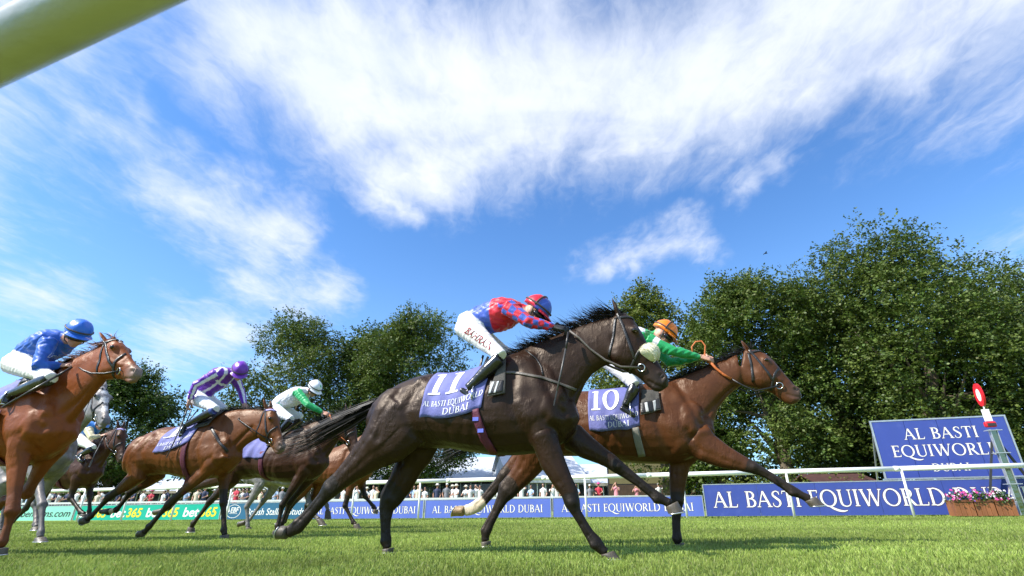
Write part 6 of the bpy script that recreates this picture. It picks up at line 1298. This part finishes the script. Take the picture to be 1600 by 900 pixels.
# ---- spectators
SHIRTM = mat('crowd_cloth', (1, 1, 1), .75, .1, 5, attr='Col')
def crowd_proto(shirt, legs, pose, hair, hat, skin):
    mb = MB(); pr = []
    def T(lab, pts, rad): mb.tube(pts, rad, 10); [pr.append((lab, np.array(pts[i]), np.array(pts[i + 1]), rad[i], rad[i + 1])) for i in range(len(pts) - 1)]
    for s in (-1, 1):
        T('legs', [(s * .10, 0, .92), (s * .11, -.02, .50), (s * .11, .02, .08)], [.095, .065, .05]); T('shoe', [(s * .11, .04, .05), (s * .12, -.14, .04)], [.05, .035])
        sh = Vector((s * .19, 0, 1.43))
        if pose == 'shade' and s > 0: el, wr = Vector((.36, -.10, 1.42)), Vector((.10, -.16, 1.68))
        elif pose == 'camera': el, wr = Vector((s * .30, -.16, 1.26)), Vector((s * .07, -.24, 1.60))
        elif pose == 'rail': el, wr = Vector((s * .27, -.12, 1.18)), Vector((s * .14, -.36, 1.10))
        else: el, wr = Vector((s * .26, .03, 1.14)), Vector((s * .22, -.12, .92))
        T('shirt', [sh, sh.lerp(el, .6)], [.062, .052]); T('skin' if hat != 'jacket' else 'shirt', [sh.lerp(el, .6), el, wr], [.046, .040, .030]); T('skin', [wr, wr + (wr - el).normalized() * .09], [.034, .028])
    rings = []
    for z, a, b in ((.86, .17, .11), (1.0, .165, .115), (1.18, .155, .11), (1.36, .19, .115), (1.47, .15, .085), (1.52, .06, .055)): rings.append([(a * math.cos(2 * math.pi * j / 16), b * math.sin(2 * math.pi * j / 16), z) for j in range(16)])
    mb.loft(rings)
    for z0, z1, w in ((.9, 1.18, .15), (1.18, 1.42, .16)): pr.append(('shirt', np.array((-.06, 0, z0)), np.array((-.06, 0, z1)), .11, .12)); pr.append(('shirt', np.array((.06, 0, z0)), np.array((.06, 0, z1)), .11, .12))
    T('skin', [(0, 0, 1.49), (0, -.01, 1.60)], [.055, .05]); mb.ell((0, -.01, 1.68), (.077, .098, .115)); pr.append(('skin', np.array((0, -.01, 1.66)), np.array((0, -.01, 1.70)), .09, .09)); mb.ell((0, -.11, 1.665), (.014, .02, .024), n=8, m=6)
    me = remesh(mb, .017, 3); me.name = 'body'; co = coords(me); best = np.full(len(co), 9e9); col = np.zeros((len(co), 3)); pal = {'legs': legs, 'shirt': shirt, 'skin': skin, 'shoe': (.03, .025, .02)}
    for lb, a, b, r0, r1 in pr:
        d, t = seg_dist(co, a, b); d = d - (r0 + (r1 - r0) * t); k = d < best; best[k] = d[k]; col[k] = pal[lb]
    set_col(me, col); me.materials.append(SHIRTM); r = link('person', me)
    mb = MB()
    if hat in ('brim', 'panama'):
        w = .19 if hat == 'brim' else .165; mb.loft([[(rr * math.cos(2 * math.pi * j / 20), -.01 + rr * 1.08 * math.sin(2 * math.pi * j / 20), z) for j in range(20)] for rr, z in ((.085, 1.728), (w, 1.715), (w, 1.727), (.102, 1.745), (.092, 1.815), (.05, 1.835))]); mb.build('hat', mat('hat_%d' % int(hair[0] * 999), hair, .8, .1, 9), r, True)
    elif hat == 'cap':
        mb.loft([[(rr * .9 * math.cos(2 * math.pi * j / 16), .005 + rr * 1.12 * math.sin(2 * math.pi * j / 16), z) for j in range(16)] for rr, z in ((.098, 1.70), (.096, 1.76), (.06, 1.80), (.01, 1.81))]); mb.box((0, -.14, 1.712), .13, .10, .012); mb.build('cap', mat('hat_%d' % int(hair[0] * 999), hair, .8, .1, 9), r, True)
    else:
        mb.ell((0, .012, 1.705), (.085, .102, .098)); 
        if hat == 'long': mb.ell((0, .055, 1.60), (.085, .05, .13))
        mb.build('hair', mat('hair_%d' % int(hair[0] * 999), hair, .6, .2, 30), r, True)
    if pose != 'camera':
        mb = MB(); mb.box((0, -.105, 1.695), .13, .02, .035); mb.build('sunglasses', GOGG, r)
    return r
WSH, BLS, NAV, PNK, CRM, GRY, REDS = (.78, .77, .76), (.40, .52, .72), (.03, .04, .09), (.62, .25, .30), (.66, .58, .44), (.22, .22, .24), (.48, .03, .06)
SK1, SK2 = (.56, .31, .22), (.46, .24, .16); TR, TN_, TB = (.05, .05, .07), (.38, .32, .22), (.08, .12, .24)
protos = [(crowd_proto(WSH, TR, 'rail', (.70, .66, .52), 'brim', SK1), 'spectator in wide straw hat'), (crowd_proto(WSH, TB, 'stand', (.05, .035, .025), 'short', SK1), 'dark haired spectator in white shirt'), (crowd_proto(BLS, TN_, 'rail', (.06, .04, .03), 'short', SK2), 'spectator in light blue shirt'),
          (crowd_proto(NAV, TR, 'stand', (.62, .60, .55), 'panama', SK2), 'spectator in pale panama hat'), (crowd_proto(CRM, TN_, 'shade', (.38, .26, .12), 'long', SK1), 'spectator in cream top shading eyes'), (crowd_proto(PNK, WSH, 'camera', (.14, .07, .04), 'long', SK1), 'spectator in pink top raising a camera'),
          (crowd_proto(WSH, TN_, 'shade', (.30, .29, .28), 'short', SK1), 'grey haired spectator shading eyes'), (crowd_proto(GRY, TR, 'stand', (.75, .74, .72), 'cap', SK2), 'spectator in grey shirt and white cap'), (crowd_proto(REDS, REDS, 'rail', (.55, .05, .22), 'brim', SK1), 'spectator in red dress and magenta hat'), (crowd_proto(WSH, TR, 'camera', (.04, .03, .025), 'short', SK2), 'spectator in white shirt lifting a phone'), (crowd_proto(NAV, TR, 'rail', (.03, .025, .02), 'short', SK1), 'spectator in dark suit')]
def where(px):
    for lim, s in ((11, 'at the far left'), (112, 'over the mint board'), (343, 'over the green board'), (479, 'over the teal board'), (662, 'over the left pale board'), (863, 'over the middle pale board'), (1103, 'over the right pale board')):
        if px < lim: return s
    return 'by the big board'
spots = [(637, 3), (647, 2), (653, 4), (664, 1), (683, 3), (698, 7), (707, 0), (713, 0), (728, 0), (735, 1), (743, 6), (750, 1), (583, 1), (588, 4), (573, 0), (558, 9), (627, 1), (815, 6), (830, 2), (849, 1), (864, 9), (870, 1), (922, 7), (936, 8), (963, 5), (995, 5), (1030, 6), (1045, 1), (772, 4), (790, 1), (900, 2), (1094, 3),
         (210, 10), (225, 1), (238, 8), (257, 1), (262, 3), (309, 4), (320, 10), (365, 1), (370, 8), (380, 1), (386, 10), (408, 4), (430, 2), (452, 1), (475, 1), (490, 6), (505, 1), (521, 0), (537, 1), (5, 2), (18, 10), (33, 3), (48, 2), (80, 0), (86, 10), (93, 1), (108, 10), (122, 6), (134, 1), (155, 4), (160, 1), (172, 10), (186, 3), (198, 7), (280, 10), (292, 2), (335, 7), (347, 10), (396, 0), (419, 10), (441, 7), (463, 3)]
used = set(); g = random.Random(11); tally = {}
for px, k in sorted(spots): tally.setdefault((k, where(px)), []).append(px)
def rank(px, k):
    L = tally[(k, where(px))]; n = len(L)
    return '' if n == 1 else ', ' + (('leftmost', 'rightmost') if n == 2 else ('leftmost', 'second from left', 'third from left', 'fourth from left', 'fifth from left'))[L.index(px)] + ' of %s' % ('two', 'three', 'four', 'five', 'six')[n - 2]
for px, k in spots:
    Y = g.uniform(39.8, 42.5); src, lab = protos[k]; c = src if k not in used else copy_tree(src); used.add(k); P = atY(px, 770, Y); sc = g.uniform(1.0, 1.12); c.location = (P.x, Y, 0); c.scale = (sc, sc, sc); c.rotation_euler = (0, 0, math.atan2(P.x, -Y) + math.pi + g.uniform(-.5, .3) if False else math.atan2(-P.x, Y) * -1 * 0 + g.uniform(-.6, .2)); tag(c, lab + ' ' + where(px) + rank(px, k), 'person', 'spectators behind the barrier')
def tv_camera():
    p = atY(1076, 770, 38); r = empty('television_camera', (p.x, 38, 0)); tag(r, 'television camera under a dark green rain cover on a black tripod', 'camera'); gc = mat('green_cover', (.012, .10, .085), .6, .2, 6, .5, 12)
    mb = MB(); mb.box((0, 0, 1.62), .62, .75, .62); o = mb.build('rain_cover', gc, r); bevel_mesh(o.data, .14, 3); mb = MB(); mb.box((-.05, .1, 1.25), .50, .45, .45); o = mb.build('cover_skirt', gc, r); bevel_mesh(o.data, .1, 2); mb = MB(); mb.tube([(-.02, -.3, 1.62), (-.02, -.62, 1.62)], [.13, .15], 14); mb.build('lens', DARKM, r)
    for a in (-90, 30, 150): mb = MB(); mb.tube([(0, 0, 1.1), (.55 * math.cos(math.radians(a)), .55 * math.sin(math.radians(a)), 0)], .03, 8); mb.build('leg', DARKM, r)
    mb = MB(); mb.box((0, 0, 1.08), .2, .2, .12); mb.build('tripod_head', DARKM, r)
    c = copy_tree(protos[2][0]); q = atY(1090, 770, 38.6); c.location = (q.x, 38.6, .12); c.rotation_euler = (0, 0, .9); tag(c, 'camera operator in pale shirt standing right of the green covered camera', 'person', 'spectators behind the barrier')
    b = atY(1161, 760, 23); r = empty('litter_bin', (b.x, 23, 0)); tag(r, 'small blue topped litter bin showing above the large blue board', 'bin'); mb = MB(); mb.box((0, 0, .5), .34, .34, 1.0); o = mb.build('bin_body', DARKM, r); bevel_mesh(o.data, .03, 2); mb = MB(); mb.box((0, 0, 1.05), .38, .38, .12); o = mb.build('bin_lid', mat('blue_lid', (.02, .10, .45), .4, .1, 6), r); bevel_mesh(o.data, .03, 2)
tv_camera()
def bird():
    p = atY(1196, 396, 30); m = mat('bird_feather', (.02, .02, .025), .7, .2, 20); r = empty('bird', tuple(p)); tag(r, 'tiny dark bird flying high against the blue sky', 'bird'); mb = MB(); mb.tube([(-.12, 0, .0), (-.05, 0, .0), (.06, 0, .01), (.12, 0, .02), (.15, 0, .015)], [.008, .032, .036, .022, .004], 10); mb.build('body', m, r, True)
    for s in (-1, 1): mb = MB(); mb.loft([[(.06, s * .02, .015), (-.03, s * .02, .01), (-.03, s * .02, .02)], [(.05, s * .13, .06), (-.03, s * .12, .055), (-.03, s * .12, .062)], [(-.02, s * .26, .03), (-.05, s * .25, .03), (-.05, s * .25, .033)]]); mb.build('wing', m, r)
bird()
